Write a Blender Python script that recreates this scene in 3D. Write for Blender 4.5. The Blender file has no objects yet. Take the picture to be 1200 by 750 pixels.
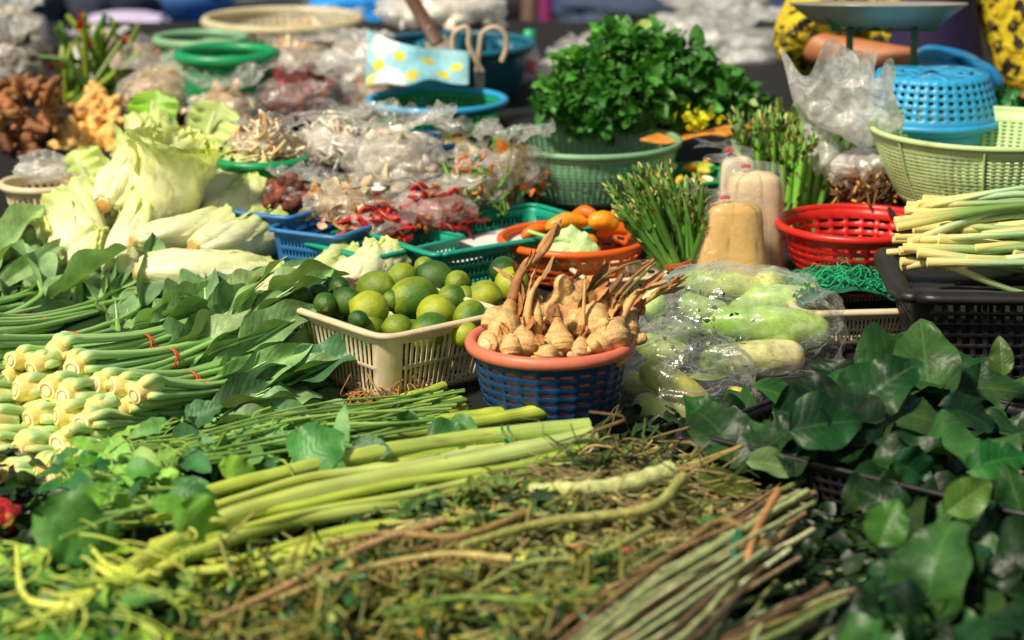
import bpy, math, random
import numpy as np
from mathutils import Vector, Matrix
C = bpy.data.collections.new("market"); bpy.context.scene.collection.children.link(C)
PI = math.pi
R = np.random.RandomState(7)
# ------------------------------------------------------------------ camera geometry
CAMH, PITCH, F = 1.2, math.radians(15), 2700.0
cp, sp = math.cos(PITCH), math.sin(PITCH)
def ray(px, py):
    sx = (px-600)/F; sy = (375-py)/F
    return np.array([sx, cp+sy*sp, -sp+sy*cp])
def at(px, py, Y):
    d = ray(px, py); k = Y/d[1]
    return np.array([d[0]*k, Y, CAMH+d[2]*k])
def atz(px, py, z):
    d = ray(px, py); k = (z-CAMH)/d[2]
    return np.array([d[0]*k, d[1]*k, z])
TX = [1.5, 2.6, 3.6, 4.2, 4.8, 5.5, 6.5, 7.5, 8.6]; TZ = [-.03, 0, 0, .05, .15, .2, .25, .3, .32]
def T(Y): return float(np.interp(Y, TX, TZ))
def rest(px, py, h):
    """point seen at px,py that stands h above the sloping display"""
    lo, hi = 2.0, 8.4
    for _ in range(50):
        m = (lo+hi)/2
        if at(px, py, m)[2] - h - T(m) > 0: lo = m
        else: hi = m
    return at(px, py, m)
def mpp(p):
    """metres per photo pixel at a point"""
    return (p[1]*cp + (CAMH-p[2])*sp)/F
def hx(s, k=1.0):
    s = s.lstrip('#'); v = [int(s[i:i+2], 16)/255 for i in (0, 2, 4)]
    return np.array([(x/12.92 if x <= .04045 else ((x+.055)/1.055)**2.4)*k for x in v])
# ------------------------------------------------------------------ noise
def sn(P, freq, seed=0, n=6):
    r = np.random.RandomState(seed); out = 0
    for i in range(n):
        k = r.normal(size=3); k /= np.linalg.norm(k); f = freq*r.uniform(.6, 1.5)
        out = out + np.sin(P@k*f + r.uniform(0, 6.28))
    return out/math.sqrt(n)
def crease(P, freq, seed=0):
    return (1-np.clip(np.abs(sn(P, freq, seed, 4)), 0, 1)) + .5*(1-np.clip(np.abs(sn(P, freq*2.1, seed+5, 4)), 0, 1))
def nrm(v):
    v = np.asarray(v, float); return v/(np.linalg.norm(v)+1e-12)
def rotz(a):
    c, s = math.cos(a), math.sin(a); return np.array([[c, -s, 0], [s, c, 0], [0, 0, 1.]])
def curve(pts, n=16):
    """Catmull-Rom through pts"""
    p = np.asarray(pts, float); m = len(p)
    if m == 2: return p[0]+(p[1]-p[0])*np.linspace(0, 1, n)[:, None]
    q = np.vstack([2*p[0]-p[1], p, 2*p[-1]-p[-2]])
    t = np.linspace(0, m-1, n); i = np.minimum(t.astype(int), m-2); f = (t-i)[:, None]
    a, b, c, d = q[i], q[i+1], q[i+2], q[i+3]
    return .5*((2*b)+(-a+c)*f+(2*a-5*b+4*c-d)*f**2+(-a+3*b-3*c+d)*f**3)
# ------------------------------------------------------------------ mesh builder
class MB:
    def __init__(s): s.v = []; s.q = []; s.t = []; s.c = []; s.l = []; s.n = 0
    def add(s, V, Q=None, Tr=None, col=(1, 1, 1), lv=None):
        V = np.asarray(V, float).reshape(-1, 3); m = len(V)
        s.v.append(V); col = np.asarray(col, float)
        s.c.append(np.broadcast_to(col, (m, 3)) if col.ndim == 1 else col.reshape(-1, 3))
        s.l.append(np.zeros((m, 3)) if lv is None else np.asarray(lv, float).reshape(-1, 3))
        if Q is not None and len(Q): s.q.append(np.asarray(Q)+s.n)
        if Tr is not None and len(Tr): s.t.append(np.asarray(Tr)+s.n)
        s.n += m
    def grid(s, P, col=(1, 1, 1), cu=False, keep=None, lv=None):
        nv, nu = P.shape[:2]
        J, I = np.meshgrid(np.arange(nv-1), np.arange(nu if cu else nu-1), indexing='ij')
        if keep is not None: J, I = J[keep], I[keep]
        J, I = J.ravel(), I.ravel(); I2 = (I+1) % nu
        Q = np.stack([J*nu+I, J*nu+I2, (J+1)*nu+I2, (J+1)*nu+I], 1)
        if lv is None:
            a, b = np.meshgrid(np.linspace(0, 1, nv), np.linspace(0, 1, nu), indexing='ij'); lv = np.stack([b, a, a*0], -1)
        s.add(P, Q, None, col, lv)
    def tube(s, path, r, col=(1, 1, 1), k=6, cap=True, capcol=None, flat=1.0, up=None, rnd=None, capb=.25):
        p = np.asarray(path, float); n = len(p); r = np.broadcast_to(np.asarray(r, float), (n,))
        tg = np.gradient(p, axis=0); tg /= np.linalg.norm(tg, axis=1)[:, None]+1e-12
        a = np.array(up if up is not None else (0, 0, 1.)); 
        if abs(a@tg[0]) > .95: a = np.array([1., .1, 0])
        N = np.zeros((n, 3)); x = a-tg[0]*(a@tg[0]); N[0] = nrm(x)
        for i in range(1, n):
            x = N[i-1]-tg[i]*(N[i-1]@tg[i]); N[i] = nrm(x)
        B = np.cross(tg, N); th = np.linspace(0, 2*PI, k, endpoint=False)
        P = p[:, None]+r[:, None, None]*(np.cos(th)[None, :, None]*N[:, None]*flat+np.sin(th)[None, :, None]*B[:, None])
        col = np.asarray(col, float)
        cc = np.repeat(col[:, None], k, 1) if col.ndim == 2 else col
        z = R.rand() if rnd is None else rnd
        a2, b2 = np.meshgrid(np.linspace(0, 1, n), th/(2*PI), indexing='ij')
        s.grid(P, cc, cu=True, lv=np.stack([b2, a2, a2*0+z], -1))
        if cap:
            for e, j in ((0, 0), (n-1, 1)):
                kc = capcol if (capcol is not None and e == 0) else (col[e] if col.ndim == 2 else col)
                V = np.vstack([P[e], p[e]+(tg[e]*(-r[e]*capb if e == 0 else r[e]*.25))[None]])
                i = np.arange(k); i2 = (i+1) % k
                Tr = np.stack([i2, i, i*0+k], 1) if e == 0 else np.stack([i, i2, i*0+k], 1)
                s.add(V, None, Tr, kc, np.tile([.5, float(j), z], (k+1, 1)))
    def box(s, c, sz, col=(1, 1, 1), M=None):
        x, y, z = np.asarray(sz, float)/2
        V = np.array([[i*x, j*y, k*z] for i in (-1, 1) for j in (-1, 1) for k in (-1, 1)], float)
        if M is not None: V = V@np.asarray(M).T
        s.add(V+np.asarray(c), [[0, 1, 3, 2], [4, 6, 7, 5], [0, 4, 5, 1], [2, 3, 7, 6], [0, 2, 6, 4], [1, 5, 7, 3]], None, col)
    def ball(s, fn, nu=24, nv=16, col=(1, 1, 1)):
        """fn(D) maps unit directions to points"""
        v = np.linspace(.0001, PI-.0001, nv); u = np.linspace(0, 2*PI, nu, endpoint=False)
        V, U = np.meshgrid(v, u, indexing='ij')
        D = np.stack([np.sin(V)*np.cos(U), np.sin(V)*np.sin(U), -np.cos(V)], -1)
        P = fn(D); c = col(D) if callable(col) else col
        s.grid(P, c, cu=True, lv=np.stack([U/(2*PI), V/PI, U*0], -1))
    def build(s, name, m, parent=None, smooth=True, loc=None, solid=0, sub=0, bevel=0):
        me = bpy.data.meshes.new(name)
        V = np.vstack(s.v); 
        if loc is not None: V = V-np.asarray(loc)
        q = np.vstack(s.q) if s.q else np.zeros((0, 4), int); t = np.vstack(s.t) if s.t else np.zeros((0, 3), int)
        me.vertices.add(len(V)); me.vertices.foreach_set('co', V.astype('f').ravel())
        L = np.concatenate([q.ravel(), t.ravel()]).astype('i'); me.loops.add(len(L)); me.loops.foreach_set('vertex_index', L)
        st = np.concatenate([np.arange(len(q))*4, len(q)*4+np.arange(len(t))*3]).astype('i')
        me.polygons.add(len(st)); me.polygons.foreach_set('loop_start', st)
        me.polygons.foreach_set('use_smooth', np.full(len(st), smooth))
        me.update(calc_edges=True)
        c = me.color_attributes.new('Col', 'FLOAT_COLOR', 'POINT')
        cc = np.hstack([np.vstack(s.c), np.ones((len(V), 1))]).astype('f'); c.data.foreach_set('color', cc.ravel())
        a = me.attributes.new('lv', 'FLOAT_VECTOR', 'POINT'); a.data.foreach_set('vector', np.vstack(s.l).astype('f').ravel())
        me.validate(); me.materials.append(m)
        o = bpy.data.objects.new(name, me); C.objects.link(o)
        if parent is not None: o.parent = parent
        elif loc is not None: o.location = tuple(loc)
        if sub:
            x = o.modifiers.new('s', 'SUBSURF'); x.levels = x.render_levels = sub
        if solid:
            x = o.modifiers.new('t', 'SOLIDIFY'); x.thickness = solid; x.offset = 0
        if bevel:
            x = o.modifiers.new('b', 'BEVEL'); x.width = bevel; x.segments = 2
        return o
def thing(name, label, cat, loc=(0, 0, 0), rz=0, group=None):
    o = bpy.data.objects.new(name, None); C.objects.link(o); o.empty_display_size = .05
    o.location = tuple(loc); o.rotation_euler = (0, 0, rz); tag(o, label, cat, group); return o
def tag(o, label=None, cat=None, group=None, kind=None):
    if label: o['label'] = label
    if cat: o['category'] = cat
    if group: o['group'] = group
    if kind: o['kind'] = kind
    return o
def dup(root, loc=None, label=None, rot=None, scale=None):
    r = root.copy(); C.objects.link(r)
    if loc is not None: r.location = tuple(loc)
    if rot is not None: r.rotation_euler = rot
    if scale: r.scale = (scale,)*3 if not hasattr(scale, '__len__') else scale
    if label: r['label'] = label
    for ch in list(root.children):
        c = ch.copy(); C.objects.link(c); c.parent = r
        for g in list(ch.children):
            d = g.copy(); C.objects.link(d); d.parent = c
    return r
# ------------------------------------------------------------------ materials
def nodes(name):
    m = bpy.data.materials.new(name); m.use_nodes = True; nt = m.node_tree; nt.nodes.clear()
    return m, nt, lambda k: nt.nodes.new('ShaderNode'+k), nt.links.new
def mat(name, col=None, rough=.5, nscale=30, namt=.25, bump=.0, bscale=80, transl=0, spec=.5, coat=0, metal=0, vein=0, dirt=0, dcol=(.05, .035, .02), ridge=None, stretch=None, hue=0, sss=0, vamt=.55, gain=1.0):
    m, nt, N, K = nodes(name)
    out = N('OutputMaterial'); b = N('BsdfPrincipled'); b.inputs['Roughness'].default_value = rough
    b.inputs['Specular IOR Level'].default_value = spec; b.inputs['Metallic'].default_value = metal
    b.inputs['Coat Weight'].default_value = coat; b.inputs['Coat Roughness'].default_value = .15
    tc = N('TexCoord'); vec = tc.outputs['Object']
    lv = N('Attribute'); lv.attribute_name = 'lv'
    if stretch:
        mp = N('Mapping'); mp.inputs['Scale'].default_value = stretch; K(lv.outputs['Vector'], mp.inputs['Vector']); vec = mp.outputs[0]
    if col is None:
        a = N('Attribute'); a.attribute_name = 'Col'; base = a.outputs['Color']
    else:
        rgb = N('RGB'); rgb.outputs[0].default_value = (*col, 1); base = rgb.outputs[0]
    nz = N('TexNoise'); nz.inputs['Scale'].default_value = nscale; nz.inputs['Detail'].default_value = 5; K(vec, nz.inputs['Vector'])
    mr = N('MapRange'); mr.inputs['From Min'].default_value = .25; mr.inputs['From Max'].default_value = .75
    mr.inputs['To Min'].default_value = gain*(1-namt); mr.inputs['To Max'].default_value = gain*(1+namt); K(nz.outputs[0], mr.inputs['Value'])
    vm = N('VectorMath'); vm.operation = 'SCALE'; K(base, vm.inputs[0]); K(mr.outputs[0], vm.inputs['Scale']); cur = vm.outputs[0]
    height = None
    if dirt:
        n2 = N('TexNoise'); n2.inputs['Scale'].default_value = nscale*.45; n2.inputs['Detail'].default_value = 8; n2.inputs['Roughness'].default_value = .7; K(tc.outputs['Object'], n2.inputs['Vector'])
        r2 = N('MapRange'); r2.inputs['From Min'].default_value = .5; r2.inputs['From Max'].default_value = .75; r2.inputs['To Max'].default_value = dirt; K(n2.outputs[0], r2.inputs['Value'])
        mx = N('Mix'); mx.data_type = 'RGBA'; K(r2.outputs[0], mx.inputs['Factor']); K(cur, mx.inputs[6]); mx.inputs[7].default_value = (*dcol, 1); cur = mx.outputs[2]
    if vein:
        sx = N('SeparateXYZ'); K(lv.outputs['Vector'], sx.inputs[0])
        def M(op, a, b=None):
            x = N('Math'); x.operation = op
            for i, q in enumerate((a, b)):
                if q is None: continue
                if isinstance(q, (int, float)): x.inputs[i].default_value = q
                else: K(q, x.inputs[i])
            return x.outputs[0]
        au = M('ABSOLUTE', sx.outputs[0]); ph = M('ADD', M('SUBTRACT', M('MULTIPLY', sx.outputs[1], vein), M('MULTIPLY', au, vein*.28)), M('MULTIPLY', nz.outputs[0], 1.3))
        w = M('ABSOLUTE', M('SINE', M('MULTIPLY', ph, PI)))
        side = M('MULTIPLY', M('SMOOTH_MIN', M('SUBTRACT', 1, M('MINIMUM', M('MULTIPLY', w, 5), 1)), 1), .55)
        mid = M('SUBTRACT', 1, M('MINIMUM', M('MULTIPLY', au, 14), 1))
        v = M('MAXIMUM', mid, side)
        mx = N('Mix'); mx.data_type = 'RGBA'; K(M('MULTIPLY', v, vamt), mx.inputs['Factor']); K(cur, mx.inputs[6])
        lt = N('VectorMath'); lt.operation = 'MULTIPLY_ADD'; K(base, lt.inputs[0]); lt.inputs[1].default_value = (1.8, 1.6, 1.6); lt.inputs[2].default_value = (.05, .07, .015); K(lt.outputs[0], mx.inputs[7]); cur = mx.outputs[2]
        height = M('MULTIPLY', w, 1.0)
    K(cur, b.inputs['Base Color'])
    if sss: b.inputs['Subsurface Weight'].default_value = sss; b.inputs['Subsurface Radius'].default_value = (.01, .008, .003); b.inputs['Subsurface Scale'].default_value = .6
    if bump or height is not None:
        n3 = N('TexNoise'); n3.inputs['Scale'].default_value = bscale; n3.inputs['Detail'].default_value = 4; K(vec if stretch else tc.outputs['Object'], n3.inputs['Vector'])
        bp = N('Bump'); bp.inputs['Strength'].default_value = max(bump, .2); bp.inputs['Distance'].default_value = .003; K(n3.outputs[0], bp.inputs['Height'])
        if height is not None:
            b2 = N('Bump'); b2.inputs['Strength'].default_value = .16; b2.inputs['Distance'].default_value = .002; K(height, b2.inputs['Height']); K(bp.outputs[0], b2.inputs['Normal']); bp = b2
        K(bp.outputs[0], b.inputs['Normal'])
    if transl:
        t = N('BsdfTranslucent'); g = N('VectorMath'); g.operation = 'MULTIPLY'; K(cur, g.inputs[0]); g.inputs[1].default_value = (1.5, 1.5, .6); K(g.outputs[0], t.inputs['Color'])
        ms = N('MixShader'); ms.inputs[0].default_value = transl; K(b.outputs[0], ms.inputs[1]); K(t.outputs[0], ms.inputs[2]); K(ms.outputs[0], out.inputs[0])
    else: K(b.outputs[0], out.inputs[0])
    return m
def plastic_film(name, haze=.12, tint=(.9, .92, .95), bscale=45, edge=.75, rough=.14, streak=.22):
    m, nt, N, K = nodes(name)
    out = N('OutputMaterial'); tr = N('BsdfTransparent'); tr.inputs[0].default_value = (.99, .99, .99, 1)
    gl = N('BsdfGlossy'); gl.inputs['Roughness'].default_value = rough; gl.inputs['Color'].default_value = (1, 1, 1, 1)
    df = N('BsdfDiffuse'); df.inputs['Color'].default_value = (*tint, 1); tl = N('BsdfTranslucent'); tl.inputs['Color'].default_value = (*tint, 1)
    tc = N('TexCoord')
    nz = N('TexNoise'); nz.inputs['Scale'].default_value = bscale; nz.inputs['Detail'].default_value = 6; nz.inputs['Distortion'].default_value = 1.2; K(tc.outputs['Object'], nz.inputs['Vector'])
    vo = N('TexVoronoi'); vo.feature = 'DISTANCE_TO_EDGE'; vo.inputs['Scale'].default_value = bscale*.6; K(tc.outputs['Object'], vo.inputs['Vector'])
    ad = N('Math'); ad.operation = 'MULTIPLY_ADD'; K(vo.outputs[0], ad.inputs[0]); ad.inputs[1].default_value = -1.2; K(nz.outputs[0], ad.inputs[2])
    bp = N('Bump'); bp.inputs['Strength'].default_value = 1; bp.inputs['Distance'].default_value = .007; K(ad.outputs[0], bp.inputs['Height'])
    for x in (gl, df, tl): K(bp.outputs[0], x.inputs['Normal'])
    lw = N('LayerWeight'); lw.inputs['Blend'].default_value = .35; K(bp.outputs[0], lw.inputs['Normal'])
    mr = N('MapRange'); mr.inputs['To Min'].default_value = .07; mr.inputs['To Max'].default_value = edge; K(lw.outputs['Facing'], mr.inputs['Value'])
    m1 = N('MixShader'); m1.inputs[0].default_value = .5; K(df.outputs[0], m1.inputs[1]); K(tl.outputs[0], m1.inputs[2])
    # haze streaks
    hr = N('MapRange'); hr.inputs['From Min'].default_value = .5; hr.inputs['From Max'].default_value = .7; hr.inputs['To Min'].default_value = haze; hr.inputs['To Max'].default_value = min(1, haze*3.2); K(nz.outputs[0], hr.inputs['Value'])
    m2 = N('MixShader'); K(hr.outputs[0], m2.inputs[0]); K(tr.outputs[0], m2.inputs[1]); K(m1.outputs[0], m2.inputs[2])
    mp = N('Mapping'); mp.inputs['Rotation'].default_value = (.3, .5, .4); mp.inputs['Scale'].default_value = (1, 1, 2.6); K(tc.outputs['Object'], mp.inputs['Vector'])
    n5 = N('TexNoise'); n5.inputs['Scale'].default_value = bscale*.8; n5.inputs['Detail'].default_value = 3; n5.inputs['Distortion'].default_value = 2.2; K(mp.outputs[0], n5.inputs['Vector'])
    a1 = N('Math'); a1.operation = 'SUBTRACT'; K(n5.outputs[0], a1.inputs[0]); a1.inputs[1].default_value = .5; a2 = N('Math'); a2.operation = 'ABSOLUTE'; K(a1.outputs[0], a2.inputs[0])
    sr = N('MapRange'); sr.inputs['From Min'].default_value = .004; sr.inputs['From Max'].default_value = .030; sr.inputs['To Min'].default_value = streak; sr.inputs['To Max'].default_value = 0; K(a2.outputs[0], sr.inputs['Value'])  # thin white crease lines painted on the film as glints
    ms = N('MixShader'); K(sr.outputs[0], ms.inputs[0]); K(m2.outputs[0], ms.inputs[1]); mg = N('MixShader'); mg.inputs[0].default_value = .3; K(m1.outputs[0], mg.inputs[1]); K(gl.outputs[0], mg.inputs[2]); K(mg.outputs[0], ms.inputs[2]); m2 = ms
    m3 = N('MixShader'); K(mr.outputs[0], m3.inputs[0]); K(m2.outputs[0], m3.inputs[1])
    mw = N('MixShader'); mw.inputs[0].default_value = .5; K(m1.outputs[0], mw.inputs[1]); K(m2.outputs[0], mw.inputs[2]); m4 = N('MixShader'); m4.inputs[0].default_value = .72; K(gl.outputs[0], m4.inputs[1]); K(mw.outputs[0], m4.inputs[2]); K(m4.outputs[0], m3.inputs[2])
    K(m3.outputs[0], out.inputs[0]); return m
M = {}
M['leaf'] = mat('leaf_green', None, .5, 40, .35, .5, 70, transl=.16, vein=8, vamt=.3, gain=1.3)
M['leaf_matte'] = mat('leaf_waxy', None, .45, 30, .35, .9, 55, transl=.16, vein=11, vamt=.3, gain=1.35)
M['leaf_dark'] = mat('leaf_dark_gloss', None, .42, 18, .6, .9, 40, transl=.08, vein=8, spec=.3, vamt=.38, gain=.72, dirt=.35, dcol=(.12, .14, .03))  # low gain puts awning shade into the colour of these dark green leaves
M['herb'] = mat('herb_leaf', None, .45, 60, .35, .2, 150, transl=.2, gain=1.25)
M['stem'] = mat('stem_skin', None, .38, 1, .18, .35, 3, stretch=(12, 4, 30), sss=0, gain=1.2)
M['stemb'] = mat('stem_big', None, .36, 1, .22, .4, 2, stretch=(26, 3, 40), dirt=.25, dcol=(.16, .09, .02), gain=1.35)
M['veg'] = mat('vegetable_skin', None, .42, 60, .2, .2, 200)
M['citrus'] = mat('citrus_skin', None, .36, 35, .28, .5, 420, dirt=.3, dcol=(.1, .1, .015))
M['cuke'] = mat('cucumber_skin', None, .3, 70, .25, .25, 150, dirt=.3, dcol=(.5, .5, .2), gain=1.25)
M['cab'] = mat('cabbage_leaf', None, .45, 45, .14, .8, 45, transl=.25, gain=1.12)
M['root'] = mat('root_skin', None, .62, 70, .4, 1.0, 130, dirt=.7, dcol=(.13, .065, .02), gain=1.15)
M['dry'] = mat('dry_husk', None, .75, 60, .4, .8, 160, gain=1.15)
M['cream'] = mat('peeled_shoot', None, .5, 12, .12, .35, 40, dirt=.3, dcol=(.5, .3, .1))
M['film'] = plastic_film('clear_film', .15, tint=(1, .98, .95), edge=.42, bscale=30)
M['filmw'] = plastic_film('milky_film', .45, tint=(1, .99, .98), bscale=30)
M['film_packet'] = plastic_film('packet_film', .04, bscale=40, edge=.35, rough=.2, streak=.15)
M['film_tight'] = plastic_film('stretched_film', .05, bscale=17, edge=.45, rough=.13, streak=.42)
def plas(name, h, rough=.4, dirt=.35, k=1.0, dcol=(.06, .045, .03), transl=0): return mat(name, hx(h, k), rough, 25, .1, .1, 60, dirt=dirt, dcol=dcol, transl=transl)
M['p_cream'] = plas('cream_plastic', '#e0cfae', .45, .45, dcol=(.3, .2, .1))
M['p_blue'] = plas('navy_plastic', '#15406e', .4, .3)
M['p_terra'] = plas('terracotta_plastic', '#e07a60', .45, .25)
M['p_red'] = plas('red_plastic', '#d0201a', .38, .25)
M['p_orange'] = plas('orange_plastic', '#ea6420', .4, .25)
M['p_teal'] = plas('teal_plastic', '#149a80', .42, .2)
M['p_green'] = plas('green_plastic', '#12955a', .4, .15)
M['p_lgreen'] = plas('light_green_plastic', '#bcd896', .45, .5, dcol=(.2, .16, .06))
M['p_mint'] = plas('mint_plastic', '#7fae86', .45, .3, dcol=(.2, .2, .1))
M['p_sky'] = plas('sky_blue_plastic', '#2fa0d8', .4, .25)
M['p_tray'] = plas('tray_blue_plastic', '#3278b8', .42, .2)
M['p_black'] = plas('black_plastic', '#1c1a20', .45, .25, dcol=(.08, .06, .05))
M['p_tealdark'] = plas('dark_teal_plastic', '#16627c', .4, .2)
M['p_beige'] = plas('beige_plastic', '#cfc39c', .5, .4, dcol=(.25, .18, .08))
M['band'] = mat('rubber_band', hx('#c8501e'), .5)
M['cloth'] = mat('dark_cloth', hx('#0e0f0f'), .9, 20, .4, .5, 300)
M['steel'] = mat('steel', hx('#b4aea4'), .34, 12, .2, .15, 60, metal=.35, dirt=.3, dcol=(.12, .10, .07))
M['irongreen'] = mat('green_iron', hx('#2d5f38'), .45, 30, .3, .2, 80, dirt=.6, dcol=(.12, .08, .04))
# ------------------------------------------------------------------ vegetable shapes
def leaf(mb, base, d, n, L, W, kind='ovate', curl=.5, fold=.25, wave=.06, col=(.1, .3, .05), nu=6, nv=10, twist=0, freq=3):
    d = nrm(d); n = np.asarray(n, float); n = nrm(n-d*(n@d)); s = np.cross(d, n)
    t = np.linspace(0, 1, nv+1)[:, None]; u = np.linspace(-1, 1, nu+1)[None]
    if kind == 'ovate': w = np.sin(PI*np.clip(t, 0, 1)**.72)**.75
    elif kind == 'lance': w = np.sin(PI*t**.85)**.9
    elif kind == 'spoon': w = np.sin(PI*t**1.25)**.7
    elif kind == 'heart': w = np.where(t < .22, np.sqrt(np.clip(t/.22, 0, 1))*.98+.02, np.cos((t-.22)/.78*PI/2)**.85)
    elif kind == 'frill': w = np.clip(t*1.6, 0, 1)**.7*np.clip((1-t)*6, 0, 1)**.5
    w = w+.012
    tt = t
    if kind == 'heart': tt = t-.30*np.abs(u)**1.3*(1-t)**2.2
    ph = R.uniform(0, 6.28); c = curl if abs(curl) > 1e-3 else 1e-3
    x = L*np.sin(c*tt)/c; z = -L*(1-np.cos(c*tt))/c
    tw = twist*t
    lat = u*w*W/2
    up = fold*np.abs(lat)+wave*W*np.sin(tt*freq*6.28+ph+u)*np.abs(u)**1.5*np.minimum(1, 4*(1-t)+.2)+.015*W*np.sin(tt*21+ph)*np.abs(u)
    P = np.asarray(base)+x[..., None]*d+(z+up)[..., None]*n*1.0+lat[..., None]*s
    P = P+(tw*lat)[..., None]*n
    U = np.broadcast_to(u, tt.shape if tt.shape[1] > 1 else (nv+1, nu+1)); Tt = np.broadcast_to(t, (nv+1, nu+1))
    P = np.broadcast_to(P, (nv+1, nu+1, 3))
    cc = np.asarray(col)*(1+.15*sn(P*1.0, 60, int(ph*100), 3))[..., None]
    mb.grid(P, cc.reshape(-1, 3).clip(0, 1), lv=np.stack([U, Tt, Tt*0+ph], -1))
def vary(c, a=.15, rr=R):
    c = np.asarray(c)*(1+rr.uniform(-a, a)); return (c*(1+rr.uniform(-a*.4, a*.4, 3))).clip(0, 1)
def mix(a, b, t): return np.asarray(a)*(1-t)+np.asarray(b)*t
# ------------------------------------------------------------------ baskets and crates
def cols_uniform(n, fu):
    u = []; 
    for i in range(n): u += [i/n, (i+fu)/n]
    return np.array(u)
def round_basket(t, rt, rb, h, m, n=40, rows=4, fu=.3, fv=.35, v0=.15, v1=.85, rim=.008, bulge=.15, th=.0025, stagger=False, inner=None, solid_bottom=False, rim_mat=None, lip=.0, rimflat=1):
    """local origin = centre of the base; returns nothing, adds wall, rim, base under t"""
    def prof(v, off=0): return rb+(rt-rb)*(v+bulge*np.sin(PI*v)) + off
    us = cols_uniform(n, fu); nu = len(us)
    vs = [0, v0]; 
    for j in range(rows):
        a = v0+(v1-v0)*j/rows; b = v0+(v1-v0)*(j+1)/rows
        vs += [a+(b-a)*(1-fv), b] if rows else []
    vs = sorted(set([round(x, 6) for x in vs]+[1.0])); vs = np.array(vs)
    def wall(off, mm, nm, hole=True, vmax=1):
        mb = MB(); V, U = np.meshgrid(vs*vmax, us, indexing='ij')
        r = prof(V, off); P = np.stack([r*np.cos(U*2*PI), r*np.sin(U*2*PI), V*h], -1)
        keep = np.ones((len(vs)-1, nu), bool)
        if hole:
            # rows: interval between v0+.. (solid strip) and following = hole
            for j in range(len(vs)-1):
                mid = (vs[j]+vs[j+1])/2
                if v0 <= mid <= v1:
                    f = ((mid-v0)/(v1-v0)*rows) % 1
                    if f < (1-fv)+1e-6: keep[j, 1::2] = False
        mb.grid(P, cu=True, keep=keep); return mb.build(nm, mm, t, solid=th)
    wall(0, m, 'wall')
    if inner is not None: wall(-.005, inner, 'liner', hole=False)
    mb = MB(); a = np.linspace(0, 2*PI, 73)[:-1]
    ring = np.stack([np.cos(a), np.sin(a)], 1)
    k = 10; th2 = np.linspace(0, 2*PI, k, endpoint=False)
    P = np.zeros((len(a), k, 3)); rr = rt+lip+rim*np.cos(th2)*1.0
    P[..., 0] = ring[:, :1]*rr; P[..., 1] = ring[:, 1:]*rr; P[..., 2] = h+rim*rimflat*np.sin(th2)
    P = np.vstack([P, P[:1]]); mb.grid(P, cu=True); mb.build('rim', rim_mat or m, t)
    mb = MB(); g = np.linspace(0, 2*PI, 49)
    for (r0, r1) in ([(0.0, rb)] if solid_bottom else [(0, rb*.3), (rb*.36, rb*.5), (rb*.56, rb*.7), (rb*.76, rb)]):
        P = np.stack([np.stack([r*np.cos(g), r*np.sin(g), 0*g+.001], -1) for r in (r0, r1)]); mb.grid(P)
    for i in range(8):
        c, s = math.cos(i*PI/4), math.sin(i*PI/4); mb.box((c*rb/2, s*rb/2, .001), (rb*.98, .012, .003), M=rotz(i*PI/4))
    mb.build('base', m, t, solid=th)
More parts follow.
